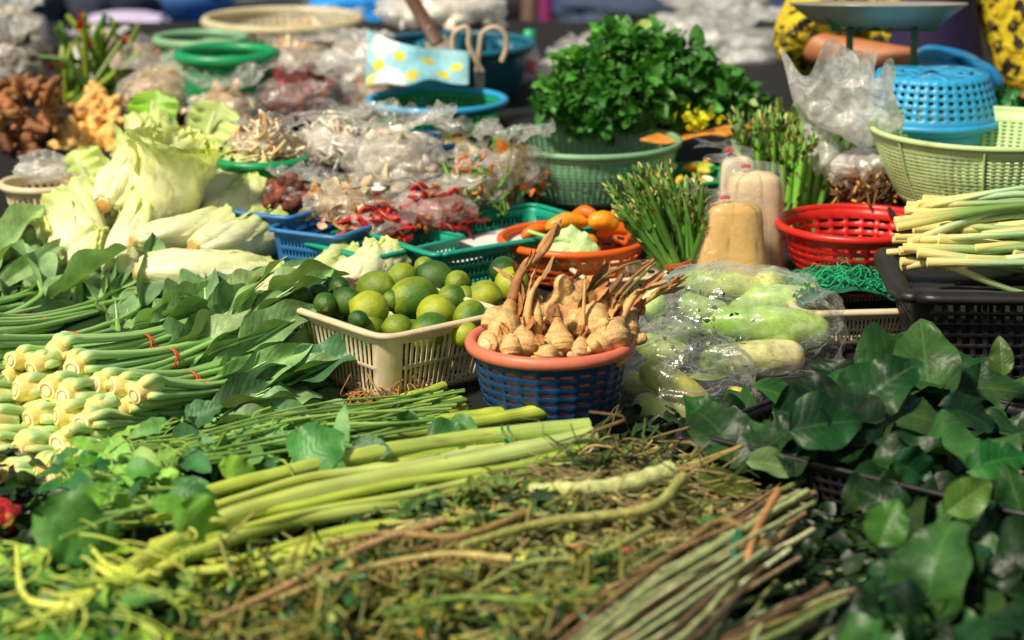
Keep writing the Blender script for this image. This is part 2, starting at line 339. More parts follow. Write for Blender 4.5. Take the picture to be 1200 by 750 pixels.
def rect_basket(t, Lx, Ly, h, m, taper=.85, nx=18, ny=12, rows=2, fu=.4, fv=.3, v0=.12, v1=.8, cr=.03, rim=.006, th=.0025, flange=0, rim_mat=None, base=True, diamond=False):
    def per(nx, ny):
        pts = []; hole = []
        a, b = Lx/2-cr, Ly/2-cr
        sides = [((-a, -Ly/2), (a, -Ly/2), nx), ((Lx/2, -b), (Lx/2, b), ny), ((a, Ly/2), (-a, Ly/2), nx), ((-Lx/2, b), (-Lx/2, -b), ny)]
        cen = [(a, -b), (a, b), (-a, b), (-a, -b)]
        for s, ((x0, y0), (x1, y1), n) in enumerate(sides):
            for i in range(n):
                for f, hflag in ((i/n, False), ((i+fu)/n, True)):
                    pts.append((x0+(x1-x0)*f, y0+(y1-y0)*f)); hole.append(hflag)
            pts.append((x1, y1)); hole.append(False)
            for q in (1, 2, 3):
                an = -PI/2+s*PI/2+q*PI/8; pts.append((cen[s][0]+cr*math.cos(an), cen[s][1]+cr*math.sin(an))); hole.append(False)
        return np.array(pts), np.array(hole)
    p, hole = per(nx, ny)
    vs = [0, v0]
    for j in range(rows):
        a = v0+(v1-v0)*j/rows; b = v0+(v1-v0)*(j+1)/rows; vs += [a+(b-a)*(1-fv), b]
    vs = np.array(sorted(set([round(x, 6) for x in vs]+[1.0])))
    k = taper+(1-taper)*vs
    P = np.concatenate([k[:, None, None]*p[None], np.broadcast_to((vs*h)[:, None, None], (len(vs), len(p), 1))], -1)
    keep = np.ones((len(vs)-1, len(p)), bool)
    for j in range(len(vs)-1):
        mid = (vs[j]+vs[j+1])/2
        if v0 <= mid <= v1 and ((mid-v0)/(v1-v0)*rows) % 1 < (1-fv): keep[j, hole] = False
    mb = MB(); mb.grid(P, cu=True, keep=keep); mb.build('wall', m, t, solid=th)
    mb = MB(); c = np.vstack([p, p[:1]]); path = np.column_stack([c, np.full(len(c), h)])
    # rim as swept rounded strip
    cen = np.zeros(2); nr = path[:, :2]/np.linalg.norm(path[:, :2], axis=1)[:, None]
    sg = np.sign(path[:, :2])*np.where(np.abs(path[:, :2]) > np.array([Lx/2-cr, Ly/2-cr])-1e-6, 1, 0); sg = sg/(np.linalg.norm(sg, axis=1)[:, None]+1e-9)
    w = flange or rim
    prof = [(-.2*w, -rim*.6), (-.2*w, rim*.7), (w*.4, rim), (w, rim*.6), (w, -rim*.8), (w*.7, -rim*.8)]
    G = np.stack([np.column_stack([path[:, :2]+sg*o[0], path[:, 2]+o[1]]) for o in prof], 1)
    mb.grid(G, cu=True); mb.build('rim', rim_mat or m, t, solid=.001)
    if base:
        mb = MB()
        for i in range(9): mb.box((-Lx/2*taper*.96+Lx*taper*.96*i/8, 0, .002), (.010, Ly*taper*.97, .003))
        for i in range(7): mb.box((0, -Ly/2*taper*.96+Ly*taper*.96*i/6, .005), (Lx*taper*.97, .008, .0025))
        mb.build('base', m, t)
# ------------------------------------------------------------------ plastic bags
def bag_mesh(mb, c, a, b, h, seed, rough=.12, neck=True, lean=(0, 0), nu=56, nv=44, open_top=False, flare=.4, neckv=.72):
    v = np.linspace(0, 1, nv)[:, None]; u = np.linspace(0, 2*PI, nu, endpoint=False)[None]
    body = np.clip(np.sin(np.clip(v/.72, 0, 1)*PI*.78+.12), 0, 1)**.55
    if neck:
        nk = np.exp(-((v-neckv-.04)/.07)**2); r = np.where(v < neckv, body, body*0+.62*body.max())
        r = body*(1-.80*nk); top = np.clip((v-neckv-.04)/.2, 0, 1); r = np.where(v > neckv+.04, .2+flare*top, r)
    else: r = body
    r = r*np.clip(v*9+.02, 0, 1)**.5
    P = np.stack([a*r*np.cos(u), b*r*np.sin(u), h*v+0*u], -1)
    D = np.stack([np.cos(u)+0*v, np.sin(u)+0*v, 0*u+0*v], -1)
    s = 1/max(a, b)
    disp = (crease(P, 4.5*s, seed)-.8)*rough+.5*(crease(P, 11*s, seed+3)-.8)*rough+.25*rough*sn(P, 24*s, seed+9)
    pl = sn(np.stack([np.cos(u)+0*v, np.sin(u)+0*v, v*.5+0*u], -1), 9, seed+1)
    disp = disp+.14*pl*np.clip((v-.45)*2.5, 0, 1)
    P = P+D*(disp*a)[..., None]*np.clip(v*8, 0, 1)[..., None]
    P[..., 2] += .08*h*sn(P, 9*s, seed+4)*np.clip(v-.5, 0, 1)*2
    P[..., 0] += lean[0]*v**2; P[..., 1] += lean[1]*v**2
    mb.grid(P+np.asarray(c), cu=True)
def contents(mb, c, a, b, h, kind, n, seed, cols):
    r = np.random.RandomState(seed)
    for i in range(n):
        d = r.normal(size=3); d /= np.linalg.norm(d); d[2] = abs(d[2])
        rad = r.uniform(.55, .98); p = np.asarray(c)+np.array([a*d[0], b*d[1], h*d[2]])*rad
        col = vary(cols[r.randint(len(cols))], .25, r)
        if kind == 'noodle':
            q = [p+r.normal(size=3)*.016 for _ in range(4)]; mb.tube(curve(q, 8), .0032, col, 4)
        elif kind == 'chilli':
            dd = nrm(r.normal(size=3)*[1, 1, .5]); L = r.uniform(.03, .05); s = r.normal(size=3)*.008
            pt = curve([p, p+dd*L*.5+s, p+dd*L], 7); mb.tube(pt, np.array([.002, .006, .0062, .0055, .0045, .003, .001]), col, 6)
        elif kind == 'chip':
            leaf(mb, p, r.normal(size=3), r.normal(size=3), r.uniform(.025, .045), r.uniform(.015, .03), 'ovate', r.uniform(-1.5, 1.5), .3, .1, col, 4, 5)
        elif kind == 'bulb':
            R0 = r.uniform(.010, .017); ax = nrm(r.normal(size=3)); mb.ball(lambda D: p+D*R0*(1+.25*(D@ax)[..., None]), 10, 7, col)
        elif kind == 'piece':
            R0 = r.uniform(.012, .022); sc = r.uniform(.4, 1.3, 3); mb.ball(lambda D: p+D*R0*sc*(1+.3*sn(D, 3, i))[..., None], 10, 7, col)
def solid_core(mb, c, a, b, h, col, seed):
    mb.ball(lambda D: np.asarray(c)+D*np.array([a, b, h])*(1+.08*sn(D, 5, seed))[..., None]*np.array([1, 1, 1]), 20, 12, lambda D: np.asarray(col)*(1+.3*sn(D, 9, seed))[..., None].clip(-.6, .8))
def produce_bag(name, label, cat, base, wpx, hpx, kind, cols, film='film', n=70, group=None, neck=True, rough=.12, lean=(0, 0), fill=.5, seed=0, depth=.8, band=None, flare=.4):
    k = mpp(base); a = wpx*k/2; h = hpx*k/math.cos(.25); b = a*depth
    t = thing(name, label, cat, base, 0, group)
    if kind:
        mb = MB(); cc = (0, 0, h*.02)
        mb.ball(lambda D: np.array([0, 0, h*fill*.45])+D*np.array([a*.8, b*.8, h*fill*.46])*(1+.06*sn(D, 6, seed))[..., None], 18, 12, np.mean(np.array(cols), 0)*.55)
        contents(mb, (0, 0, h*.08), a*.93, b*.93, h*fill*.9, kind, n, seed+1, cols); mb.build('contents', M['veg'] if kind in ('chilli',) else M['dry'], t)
    mb = MB(); bag_mesh(mb, (0, 0, 0), a, b, h, seed+2, rough, neck, lean, flare=flare); mb.build('film', M[film], t)
    if band is not None:
        mb = MB(); g = np.linspace(0, 2*PI, 25); rr = a*.24
        for dz in (0, .004): mb.tube(np.column_stack([rr*np.cos(g)+lean[0]*.57, rr*b/a*np.sin(g)+lean[1]*.57, g*0+h*.76+dz]), .0025, band, 5, cap=False)
        mb.build('tie', M['veg'], t)
    return t
# ================================================================== SETTING
mb = MB()
xs = np.linspace(-60, 60, 41); ys = np.linspace(-20, 160, 41); Y, X = np.meshgrid(ys, xs, indexing='ij')
mb.grid(np.stack([X, Y, X*0-.75], -1)); o = mb.build('ground', mat('concrete', hx('#5c5a58'), .8, 3, .25, .4, 40, dirt=.5)); o['kind'] = 'structure'
t = thing('display_table', 'long market table draped in dark cloth carrying all the vegetables', 'table', (0, 5, -.75))
mb = MB(); ys = np.linspace(1.9, 6.95, 140); xs = np.linspace(-2.6, 2.6, 140); Yg, Xg = np.meshgrid(ys, xs, indexing='ij')
Zg = np.interp(Yg, TX, TZ)-.006; P = np.stack([Xg, Yg, Zg], -1); P[..., 2] += .003*sn(P*[1, 1, 0], 22, 3)
mb.grid(P-np.array([0, 5, -.75])); mb.build('tabletop', M['cloth'], t, solid=.01)
mb = MB()
for yy in (2.0, 3.6, 5.2, 6.8):
    for xx in (-2.4, 0, 2.4): 
        o = MB(); hh = T(yy)+.75-.03; o.box((xx, yy-5, hh/2), (.06, .06, hh)); o.build('leg', M['cloth'], t)
# ================================================================== LIME CRATE
def crate_thing(name, label, cat, p, rz, group=None): return thing(name, label, cat, p, rz, group)
lc = rest(448, 357, .125); lb = lc-np.array([0, 0, .125])
t = thing('plastic_crate', 'cream slotted plastic crate heaped with green limes', 'crate', lb, math.radians(-50))
rect_basket(t, .365, .265, .125, M['p_cream'], .84, 22, 16, 2, .42, .12, .10, .90, .035, .005, .0028, flange=.011)
lime_spots = [ # px, py, radius px, tone (0 green, 1 yellow), elong
 (433, 363, 24, .95, 1), (484, 350, 27, .35, 1.12), (511, 368, 24, .8, 1), (466, 385, 18, .25, 1.05), (503, 389, 23, .35, 1.15), (551, 373, 21, .3, 1.15),
 (568, 348, 21, .65, 1.05), (545, 392, 17, .7, 1), (510, 327, 22, .12, 1.12), (472, 326, 19, .45, 1.1), (536, 333, 17, .45, 1), (407, 354, 18, .12, 1.1), (440, 338, 22, .3, 1.15),
 (381, 357, 15, .08, 1.15), (398, 336, 13, .1, 1.1), (353, 349, 14, .08, 1.2), (372, 343, 12, .05, 1.1), (530, 350, 18, .2, 1), (461, 352, 14, .2, 1), (600, 334, 22, .75, 1.1), (590, 318, 18, .05, 1.25), (545, 348, 14, .3, 1), (420, 375, 12, .1, 1.1), (497, 312, 12, .3, 1)]
lime_tone = ['dark green', 'mid green', 'green with a yellow flush', 'yellow green', 'ripe yellow']
lime_lab = ['large ripe yellow lime at the front corner of the heap in the cream crate', 'large green lime in the middle of the heap leaning behind the speckled one', 'speckled yellow green lime in the centre front of the cream crate',
 'small dark lime under the yellow one behind the crate rim', 'green oval lime lying lowest against the front crate rim', 'green oval lime between the speckled lime and the terracotta basket', 'mottled yellow lime high at the heap end beside the root basket',
 'pale yellow lime half hidden behind the terracotta basket rim', 'dark green lime at the very top of the lime heap', 'green lime at the top of the heap beside the darkest one', 'yellowish lime at the top of the heap next to the teal tray',
 'dark lime just behind the large ripe yellow one', 'flat green lime on the upper slope above the ripe yellow one', 'small dark lime by the far end of the cream crate', 'small lime above the dark ones near the cabbages', 'dark lime touching the crate end nearest the leafy bundles',
 'tiny dark lime between two others at the crate end', 'green lime wedged in the middle of the heap beneath the top ones', 'small lime in the gap beside the large ripe yellow one', 'big yellow green lime standing behind the brown root stalks', 'long dark green lime beside the orange basket',
 'small green lime tucked below the mottled yellow lime', 'tiny dark lime under the large ripe yellow one', 'small lime at the back edge of the crate']
def make_lime(p, r, tone, el, label, seed):
    rr = np.random.RandomState(seed); ax = nrm(rr.normal(size=3)*[1, 1, .5]); side = nrm(rr.normal(size=3)+np.array([-1, -.6, .6]))  # side leans toward the sun; the lit-side yellow is painted there
    g, y = hx('#3a6c1c'), hx('#b2bc30')
    if tone < .15: g, y = hx('#25501a'), hx('#6a9430')
    def f(D):
        a = D@ax; P = D*r*.96; P = P+ax*(a*r*(el-1))[..., None]
        P = P+ax*(.13*r*np.exp(-((1-a)/.03)))[..., None]-D*(.03*r*np.exp(-((1+a)/.02)))[..., None]
        return P*(1+.022*sn(D, 3, seed))[..., None]
    def c(D):
        k = np.clip(tone-.12+.34*(D@side)+.16*sn(D, 2.5, seed)+.09*sn(D, 9, seed+1)+.05*sn(D, 24, seed+2), 0, 1)[..., None]
        cc = g*(1-k)+y*k; a = (D@ax)[..., None]
        cc = cc*(1-.25*np.clip((a-.93)*14, 0, 1)); return np.where(a < -.985, hx('#8a8a3a'), cc)
    mb = MB(); mb.ball(f, 36, 28, c); o = mb.build('lime', M['citrus']); o.location = tuple(p); tag(o, label, 'lime', 'limes heaped in the cream crate'); return o
cen = lc
for i, (px, py, r, tone, el) in enumerate(lime_spots):
    # distance from heap shape: lower picture positions sit nearer
    Yc = lc[1] + (357-py)*.0040 + (px-448)*.0002
    p = at(px, py, Yc); make_lime(p, r*mpp(p)*1.0, tone, el, lime_lab[i], 100+i)
for i in range(26):   # fruit filling the crate below the visible heap
    a = R.uniform(-.125, .125); b = R.uniform(-.085, .085); q = rotz(math.radians(-50))@np.array([a, b, 0])
    make_lime(lb+q+np.array([0, 0, R.uniform(.032, .10)]), .027, R.uniform(.1, .6), 1.05, 'green lime low in the heap, showing through the crate slots', 200+i)['group'] = 'limes low in the cream crate'
# ================================================================== TERRACOTTA / BLUE BASKET
bc = rest(645, 400, .15); k = mpp(bc); bb = bc-np.array([0, 0, .15]); RT = 100*k-.013; HB = .15
t = thing('round_basket', 'navy slotted round basket with a terracotta liner and rim, holding root shoots', 'basket', bb, .3)
round_basket(t, RT, RT*.74, HB, M['p_blue'], 24, 7, .28, .62, .14, .90, .006, .12, .003, inner=M['p_terra'], rim_mat=M['p_terra'], solid_bottom=True)
mb = MB(); g = np.linspace(0, 2*PI, 73)
prof = [(RT+a-.136, HB+b-.125) for a, b in [(.128, .118), (.131, .128), (.138, .133), (.146, .131), (.149, .123), (.147, .116), (.142, .113)]]
mb.grid(np.stack([np.stack([r*np.cos(g), r*np.sin(g), g*0+z], -1) for r, z in prof])); mb.build('lip', M['p_terra'], t, solid=.002)
# ginger / galangal shoots
def make_shoot(pts_px, Yb, Ytop, rb, label, seed, stalkcol, bulbcol=None, leafy=0):
    """pts_px: bulb bottom, bulb mid, neck, stalk..., tip"""
    r = np.random.RandomState(seed); n = len(pts_px)
    P = np.array([at(px, py, Yb+(Ytop-Yb)*i/(n-1)) for i, (px, py) in enumerate(pts_px)])
    base = P[0].copy(); t = thing('root_shoot', label, 'root', base, 0, 'root shoots in the navy basket')
    rb = rb*1.06; bcol = hx('#d9b074') if bulbcol is None else bulbcol
    bl = curve([P[0], P[1], P[2]], 40)-base; s = np.linspace(0, 1, 40)
    rad = rb*(np.interp(s, [0, .08, .3, .55, .8, 1], [.45, .85, 1.05, .92, .5, .24]))*(1+.022*np.sin(s*30+seed)+.012*np.sin(s*71))*r.uniform(.9, 1.12)
    cc = np.array([mix(bcol*.95, hx('#9a6238'), np.clip((q-.70)*2.5, 0, 1)) for q in s])*(1-.45*np.clip(np.sin(s*30+seed+3.1)-.6, 0, 1))[:, None]*(vary(np.ones(3)*.98, .12, r))
    mb = MB(); mb.tube(bl, rad, cc, 16, capcol=hx('#e8cf9a'))
    V = mb.v[0]; V += (np.asarray(sn(V, 60, seed))*rb*.09)[:, None]*nrm([1, .5, .2])
    for j in range(r.randint(0, 3)):   # knobs
        q = bl[r.randint(4, 18)]; dd = nrm(r.normal(size=3)*[1, .8, .7]+[0, -.4, 0]); R0 = rb*r.uniform(.3, .55)
        mb.tube(curve([q+dd*rb*.3, q+dd*rb*1.0, q+dd*rb*1.45+[0, 0, .006]], 12), R0*np.interp(np.linspace(0, 1, 12), [0, .5, .9, 1], [1, 1.0, .75, .3])*(1+.06*np.sin(np.linspace(0, 20, 12))), vary(bcol, .15, r), 12)
    mb.build('bulb', M['root'], t)
    mb = MB()
    for j in range(3):    # papery husk flaps round the neck
        a = r.uniform(0, 6.28); q = bl[-12+r.randint(0, 9)]; ax = nrm(bl[-1]-bl[-6]); side = nrm(np.cross(ax, [math.cos(a), math.sin(a), .2]))
        leaf(mb, q+side*rb*.5, ax-side*r.uniform(.1, .35), side, rb*r.uniform(1.0, 1.7), rb*.75, 'lance', r.uniform(-.3, .5), .9, .06, vary(hx('#a87444'), .3, r), 4, 6)
    mb.build('husk', M['dry'], t)
    if len(P) < 4: return
    mb = MB(); st = curve(P[2:], 20)-base; s = np.linspace(0, 1, 20)
    mb.tube(st, rb*np.interp(s, [0, .3, 1], [.33, .26, .16]), np.array([vary(stalkcol, .18, r) for _ in s]), 8, flat=.8)
    for j in range(leafy):
        q = st[r.randint(6, 16)]; ax = nrm(st[-1]-st[0]); side = nrm(r.normal(size=3))
        leaf(mb, q, ax+side*.25, side, r.uniform(.03, .07), .011, 'lance', r.uniform(-.8, .8), 1.1, .1, vary(hx('#a8784a'), .25, r), 4, 8)
    mb.build('stalk', M['dry'] if stalkcol[1] < .25 else M['stem'], t)
TAN, BRN, OLV = hx('#c89a5c'), hx('#8a6038'), hx('#8a8444')
Y0 = bc[1]
S = [
 ([(640, 395), (642, 375), (646, 352)], .06, .08, .024, 'half hidden root behind the pointed one', TAN, 0),
 ([(600, 418), (598, 402), (592, 392)], -.09, -.07, .017, 'small root lump at the very front rim', TAN, 0),
 ([(638, 424), (640, 412), (636, 402)], -.10, -.09, .018, 'small root lump between the capped and the pointed root', TAN, 0),
 ([(705, 415), (703, 402), (712, 388)], -.07, -.05, .022, 'pale root lump under the upright pointed root', TAN, 0),
 ([(675, 392), (678, 376), (690, 362)], .0, .03, .026, 'plump root in the middle behind the straight tan stalk', TAN, 0),
 ([(735, 395), (730, 378), (722, 366)], .03, .05, .025, 'plump root by the far rim next to the plastic bag', TAN, 0),
 ([(575, 388), (580, 372), (590, 360)], .02, .05, .022, 'root resting on the left inner rim behind the knob', TAN, 0),
 ([(588, 410), (592, 385), (600, 350), (610, 320), (640, 290), (652, 262)], -.02, .04, .031, 'pale root with a pleated dry stalk rising highest from the navy basket', BRN*1.2, 6),
 ([(568, 404), (578, 402), (600, 390)], -.05, .0, .020, 'small pale knob lying against the left inner rim of the navy basket', TAN, 0),
 ([(612, 418), (613, 400), (616, 380), (622, 345), (634, 325)], -.075, .0, .024, 'stubby root with a brown capped crown at the basket front', TAN, 3),
 ([(628, 400), (629, 370), (630, 350), (631, 338)], -.03, .0, .010, 'thin green stem standing between two roots in the navy basket', OLV*.7, 0),
 ([(657, 416), (655, 398), (654, 372), (657, 356)], -.07, -.03, .025, 'root with a pointed purple brown sprout in the middle of the navy basket', BRN*.8, 0),
 ([(681, 420), (681, 406), (683, 392), (684, 360), (686, 328)], -.085, -.03, .016, 'thin bare root with a straight tan stalk at the basket front', TAN, 0),
 ([(655, 385), (668, 355), (690, 330), (704, 325)], .05, .09, .040, 'large smooth pale root lying at the back of the navy basket', TAN*1.2, 0),
 ([(700, 400), (695, 375), (706, 350), (722, 333), (729, 322)], -.03, .02, .027, 'upright root with a dark brown pointed crown beside the plastic bag', BRN*.8, 0),
 ([(722, 408), (718, 390), (728, 372), (745, 345), (780, 330)], -.06, .03, .027, 'broad tan root tucked under the edge of the cucumber bag', TAN, 4),
 ([(645, 412), (650, 400), (640, 385), (620, 350), (604, 325)], .0, .03, .018, 'slim root behind the front pair with a wrinkled brown stalk', BRN, 5),
 ([(700, 385), (708, 365), (720, 350), (745, 322), (766, 305), (752, 310)], .02, .06, .014, 'root with a long forked brown twig leaning across the cream crate', BRN, 0),
 ([(668, 398), (672, 380), (690, 350), (700, 330), (730, 312), (750, 306)], .03, .08, .012, 'root with a twisted grey brown twig reaching over the basket rim', OLV*.55, 0),
 ([(700, 392), (712, 370), (725, 352), (745, 330), (768, 308)], .03, .09, .013, 'root with a green and brown stem crossing behind the others', OLV*.6, 0),
 ([(735, 400), (734, 380), (745, 360), (770, 345), (795, 332)], -.01, .07, .022, 'root with shaggy straw husk beside the asparagus', TAN, 7)]
for i, (pp, y1, y2, rb, lab, sc, lf) in enumerate(S): make_shoot(pp, Y0+y1, Y0+y2, rb, lab, 300+i, sc, leafy=lf)
# ================================================================== LEAFY STALK BUNDLES (left)
WHT, PGR, LGR, DGR = hx('#e2d89a'), hx('#b4d694'), hx('#7fae58'), hx('#3c6e38')
def make_bundle(b, tip, label, seed, plants=3, spread=.030, petiole=.0105, bandpos=.36, blade=(.20, .075), tone=0, nopb=False, lift=0):
    r = np.random.RandomState(seed); ax = nrm(tip-b); Lt = np.linalg.norm(tip-b); upv = nrm(np.array([0, 0, 1.])-ax*ax[2]); sd = np.cross(ax, upv)
    t = thing('leafy_stalk_bundle', label, 'greens', b, 0, 'rubber banded bundles of leafy stalks piled up')
    offs = [(-.55, .0), (.55, .0), (0, .032), (1.3, .028)][:plants]
    for pi, (ox, oz) in enumerate(offs):
        o0 = sd*ox*spread*1.15+upv*oz*1.1+ax*r.uniform(-.012, .015)
        mb = MB(); rb = r.uniform(.0155, .0195)
        tw = nrm(ax+sd*r.uniform(-.35, .35)+upv*r.uniform(-.2, .35))
        s = np.linspace(0, 1, 9); path = o0-tw*.006+np.outer(s*.055, tw)
        cc = np.array([mix(hx('#ecd27c'), PGR*1.05, q**1.2) for q in s])
        mb.tube(path, rb*np.interp(s, [0, .03, .3, 1], [.86, .98, 1.0, .8]), cc, 14, capcol=hx('#f4e2b0'), capb=.06)
        # ring of the cut face
        g = np.linspace(0, 2*PI, 13); ring = o0-tw*.0078
        n1 = nrm(np.cross(tw, [0, 0, 1.])); n2 = np.cross(tw, n1)
        mb.tube(np.array([ring+rb*.55*(math.cos(a)*n1+math.sin(a)*n2) for a in g]), .0009, hx('#c9a04a'), 4, cap=False)
        mbl = MB()
        npet = r.randint(4, 7)
        for j in range(npet):
            an = j*2*PI/npet+r.uniform(-.3, .3); q = math.cos(an)*sd+math.sin(an)*upv
            hook = r.rand() < .22
            p0 = o0+q*rb*.80+ax*(.002 if hook else .010)
            bulge = rb*(1.35 if hook else 1.0)
            L1 = Lt*r.uniform(.55, .78); spr = sd*r.uniform(-.028, .028)+upv*r.uniform(-.012, .02)
            pts = [p0, o0+q*bulge*1.08+ax*.028, o0*.8+q*rb*.9+ax*.075, o0*.45+q*rb*.45+ax*Lt*bandpos, o0*.4+q*rb*.7+spr+ax*L1, o0*.4+q*rb+spr*2.2+ax*(L1+.05)]
            pa = curve(pts, 22); s = np.linspace(0, 1, 22)
            rad = petiole*r.uniform(.8, 1.15)*np.interp(s, [0, .12, .5, 1], [.9, 1.12, .8, .4])
            yl = hx('#dcd068') if hook else PGR
            cc = np.array([mix(mix(hx('#e6d284'), mix(yl, PGR, .5), min(1, w*6)), mix(PGR, LGR, min(1, w*1.2)), np.clip(w*4, 0, 1)) for w in s])*(r.uniform(.85, 1.12))
            mb.tube(pa, rad, cc, 8, flat=.72)
            bl = r.uniform(*[blade[0]*.85, blade[0]*1.3]); d2 = nrm(pa[-1]-pa[-4])
            c0 = vary(mix(hx('#7f9c66'), hx('#35603a'), r.uniform(.0, 1)), .22, r); c0 = mix(c0, PGR, tone*r.rand())
            leaf(mbl, pa[-4], d2+upv*r.uniform(-.12, .08)+sd*r.uniform(-.16, .10), upv+sd*r.uniform(-.5, 1.1)*1.0, bl, blade[1]*r.uniform(.7, 1.2), 'ovate', r.uniform(-.1, .6), r.uniform(.2, 1.2), .13, c0, 10, 18, freq=2.0, twist=r.uniform(-.8, .8))
            mbl.tube(np.array([pa[-4]+d2*w*bl*.7-upv*(.35*w*w*bl*.2) for w in np.linspace(0, 1, 6)]), .003*np.linspace(1, .3, 6), PGR, 5)
        st = mb.build('stalk', M['stem'], t)
        mbl.build('leaf_blades', M['leaf_matte'], t)
    if not nopb:
        mb = MB(); g = np.linspace(0, 2*PI, 41); c0 = ax*Lt*bandpos
        for q in range(2):
            mb.tube(np.array([c0+ax*(q*.006+.004*math.sin(a*2+q))+math.cos(a)*sd*.027+(math.sin(a)*.020+.007)*upv for a in g]), .0016, hx('#b8582a'), 5, cap=False)
        mb.build('rubber_band', M['band'], t)
    return t
def YL(py): return 3.42+(585-py)*.0018
BUN = [
 (-150, 372, 50, 325, 4.8, 'leafy bundle at the back corner of the pile, only its blades in the picture', .4),
 (-140, 388, 30, 345, 4.65, 'broad bladed bundle at the picture edge behind the yellow stalked one', .4),
 (-60, 398, 180, 366, 4.5, 'leafy bundle with long drooping blades in front of the lowest white cabbage', .3),
 (-95, 384, 90, 345, 4.7, 'leafy bundle lying farthest back beside the pale lettuce leaves, its blades fanning up', .5),
 (-80, 402, 140, 358, 4.6, 'broad light leaved bundle second from the back of the leafy pile', .6),
 (-110, 402, 105, 350, 4.6, 'yellow stalked leafy bundle whose stems run off at the picture edge', .6),
 (-60, 410, 210, 352, 4.55, 'leafy bundle with broad folded blades above the row of banded stalks', .4),
 (-30, 428, 265, 372, 4.42, 'bundle with an orange band and stalks lying behind the top banded bundles', .2),
 (-35, 455, 230, 400, 4.2, 'leafy bundle with its cut ends at the picture edge in the top layer', .1),
 (14, 447, 290, 368, 4.32, 'pale stalk bundle in the top layer behind the two orange bands', .15),
 (62, 438, 335, 356, 4.25, 'bundle with tall grey green blades rising above the cabbages side', .1),
 (88, 455, 375, 372, 4.15, 'topmost banded bundle with blades reaching the cream lime crate', .05),
 (132, 478, 415, 438, 4.05, 'front banded bundle with the roundest pale cut end', .0),
 (112, 476, 400, 410, 4.1, 'bundle wedged between the two front banded ones', .0),
 (100, 505, 395, 470, 3.95, 'bundle lying just beneath the front banded bundle', .0),
 (58, 480, 330, 430, 4.0, 'bundle in the second layer with hooked yellow ends', .0),
 (18, 482, 300, 440, 4.0, 'second layer bundle with a large flat cut end near the picture edge', .0),
 (-25, 490, 280, 440, 4.0, 'second layer bundle partly cut off by the picture edge', .0),
 (72, 512, 350, 480, 3.9, 'third layer bundle with knobbly yellow ends above the heart leaves', .0),
 (30, 515, 320, 480, 3.9, 'third layer bundle with a rounded yellow end above the red bag', .0),
 (-10, 520, 300, 480, 3.9, 'third layer bundle at the picture edge', .0),
 (62, 545, 340, 510, 3.8, 'bundle in the lower layer half covered by young leaves', .0),
 (22, 550, 300, 520, 3.8, 'bundle in the lower layer directly above the red bag', .0),
 (-22, 552, 280, 520, 3.8, 'lower layer bundle at the picture edge', .0),
 (45, 575, 330, 545, 3.72, 'lowest bundle of the leafy pile under the heart leaves', .0),
 (88, 560, 370, 530, 3.78, 'lowest bundle nearest the thick green stems', .0),
 (2, 580, 280, 560, 3.70, 'lowest bundle beside the red bag', .0)]
for i, (bx, by, tx, ty, Yt, lab, tone) in enumerate(BUN):
    b = at(bx, by, YL(by)); tp = at(tx, ty, Yt)
    make_bundle(b, tp, lab, 500+i, plants=3 if i % 3 else 4, blade=(.175, .07) if i > 7 else (.17, .055), tone=tone, bandpos=.34)
# loose big leaves on top of the back left pile
t = None
LV = [((10, 345), (55, 312), 4.65, .07, '#86a860', 'pale grey green leaf standing up at the back of the leafy pile'), ((-20, 372), (60, 325), 4.6, .08, '#3f7a34', 'long blade arching over the back of the leafy pile'), ((60, 352), (120, 335), 4.6, .06, '#4a8038', 'blade pointing to the white cabbages from the leafy pile'),
      ((20, 400), (60, 360), 4.5, .07, '#7fa45a', 'dusty pale leaf folded upright above the yellow stalks'), ((150, 378), (200, 345), 4.4, .06, '#6c9448', 'light folded leaf beside the lowest white cabbage'), ((200, 400), (240, 345), 4.3, .06, '#47763c', 'upright grey green leaf at the top of the banded bundles'), ((250, 372), (300, 345), 4.3, .08, '#2f5f30', 'dark crinkled leaf beside the cream lime crate')]
for i, (a, b, Yc, W, col, lab) in enumerate(LV):
    A = at(*a, Yc); B = at(*b, Yc+.12); mb = MB(); L = np.linalg.norm(B-A)*1.0
    leaf(mb, A*0, B-A, np.array([-.3, -.8, .7]), L, W, 'ovate', .4, .5, .07, hx(col), 10, 18, freq=2); mb.tube(np.array([A*0-nrm(B-A)*.08, A*0, A*0+nrm(B-A)*.03]), .004, PGR, 6)
    o = mb.build('loose_leaf', M['leaf_matte']); o.location = tuple(A); tag(o, lab, 'leaf', 'loose blades on the leafy pile')
# hidden support heap under the bundles
mb = MB(); ys = np.linspace(0, 1, 24); xs = np.linspace(0, 1, 24); B_, A_ = np.meshgrid(ys, xs, indexing='ij')
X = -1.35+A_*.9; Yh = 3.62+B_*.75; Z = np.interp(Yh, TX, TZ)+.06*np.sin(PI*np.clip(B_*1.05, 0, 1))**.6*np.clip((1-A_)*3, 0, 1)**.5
mb.grid(np.stack([X, Yh, Z+.01*sn(np.stack([X, Yh, Z], -1), 30, 2)], -1), hx('#1e3a18')); o = mb.build('leaf_litter_foliage', M['herb']); tag(o, 'dark bed of flattened leaves beneath the stalk bundles', 'leaves', kind='stuff')
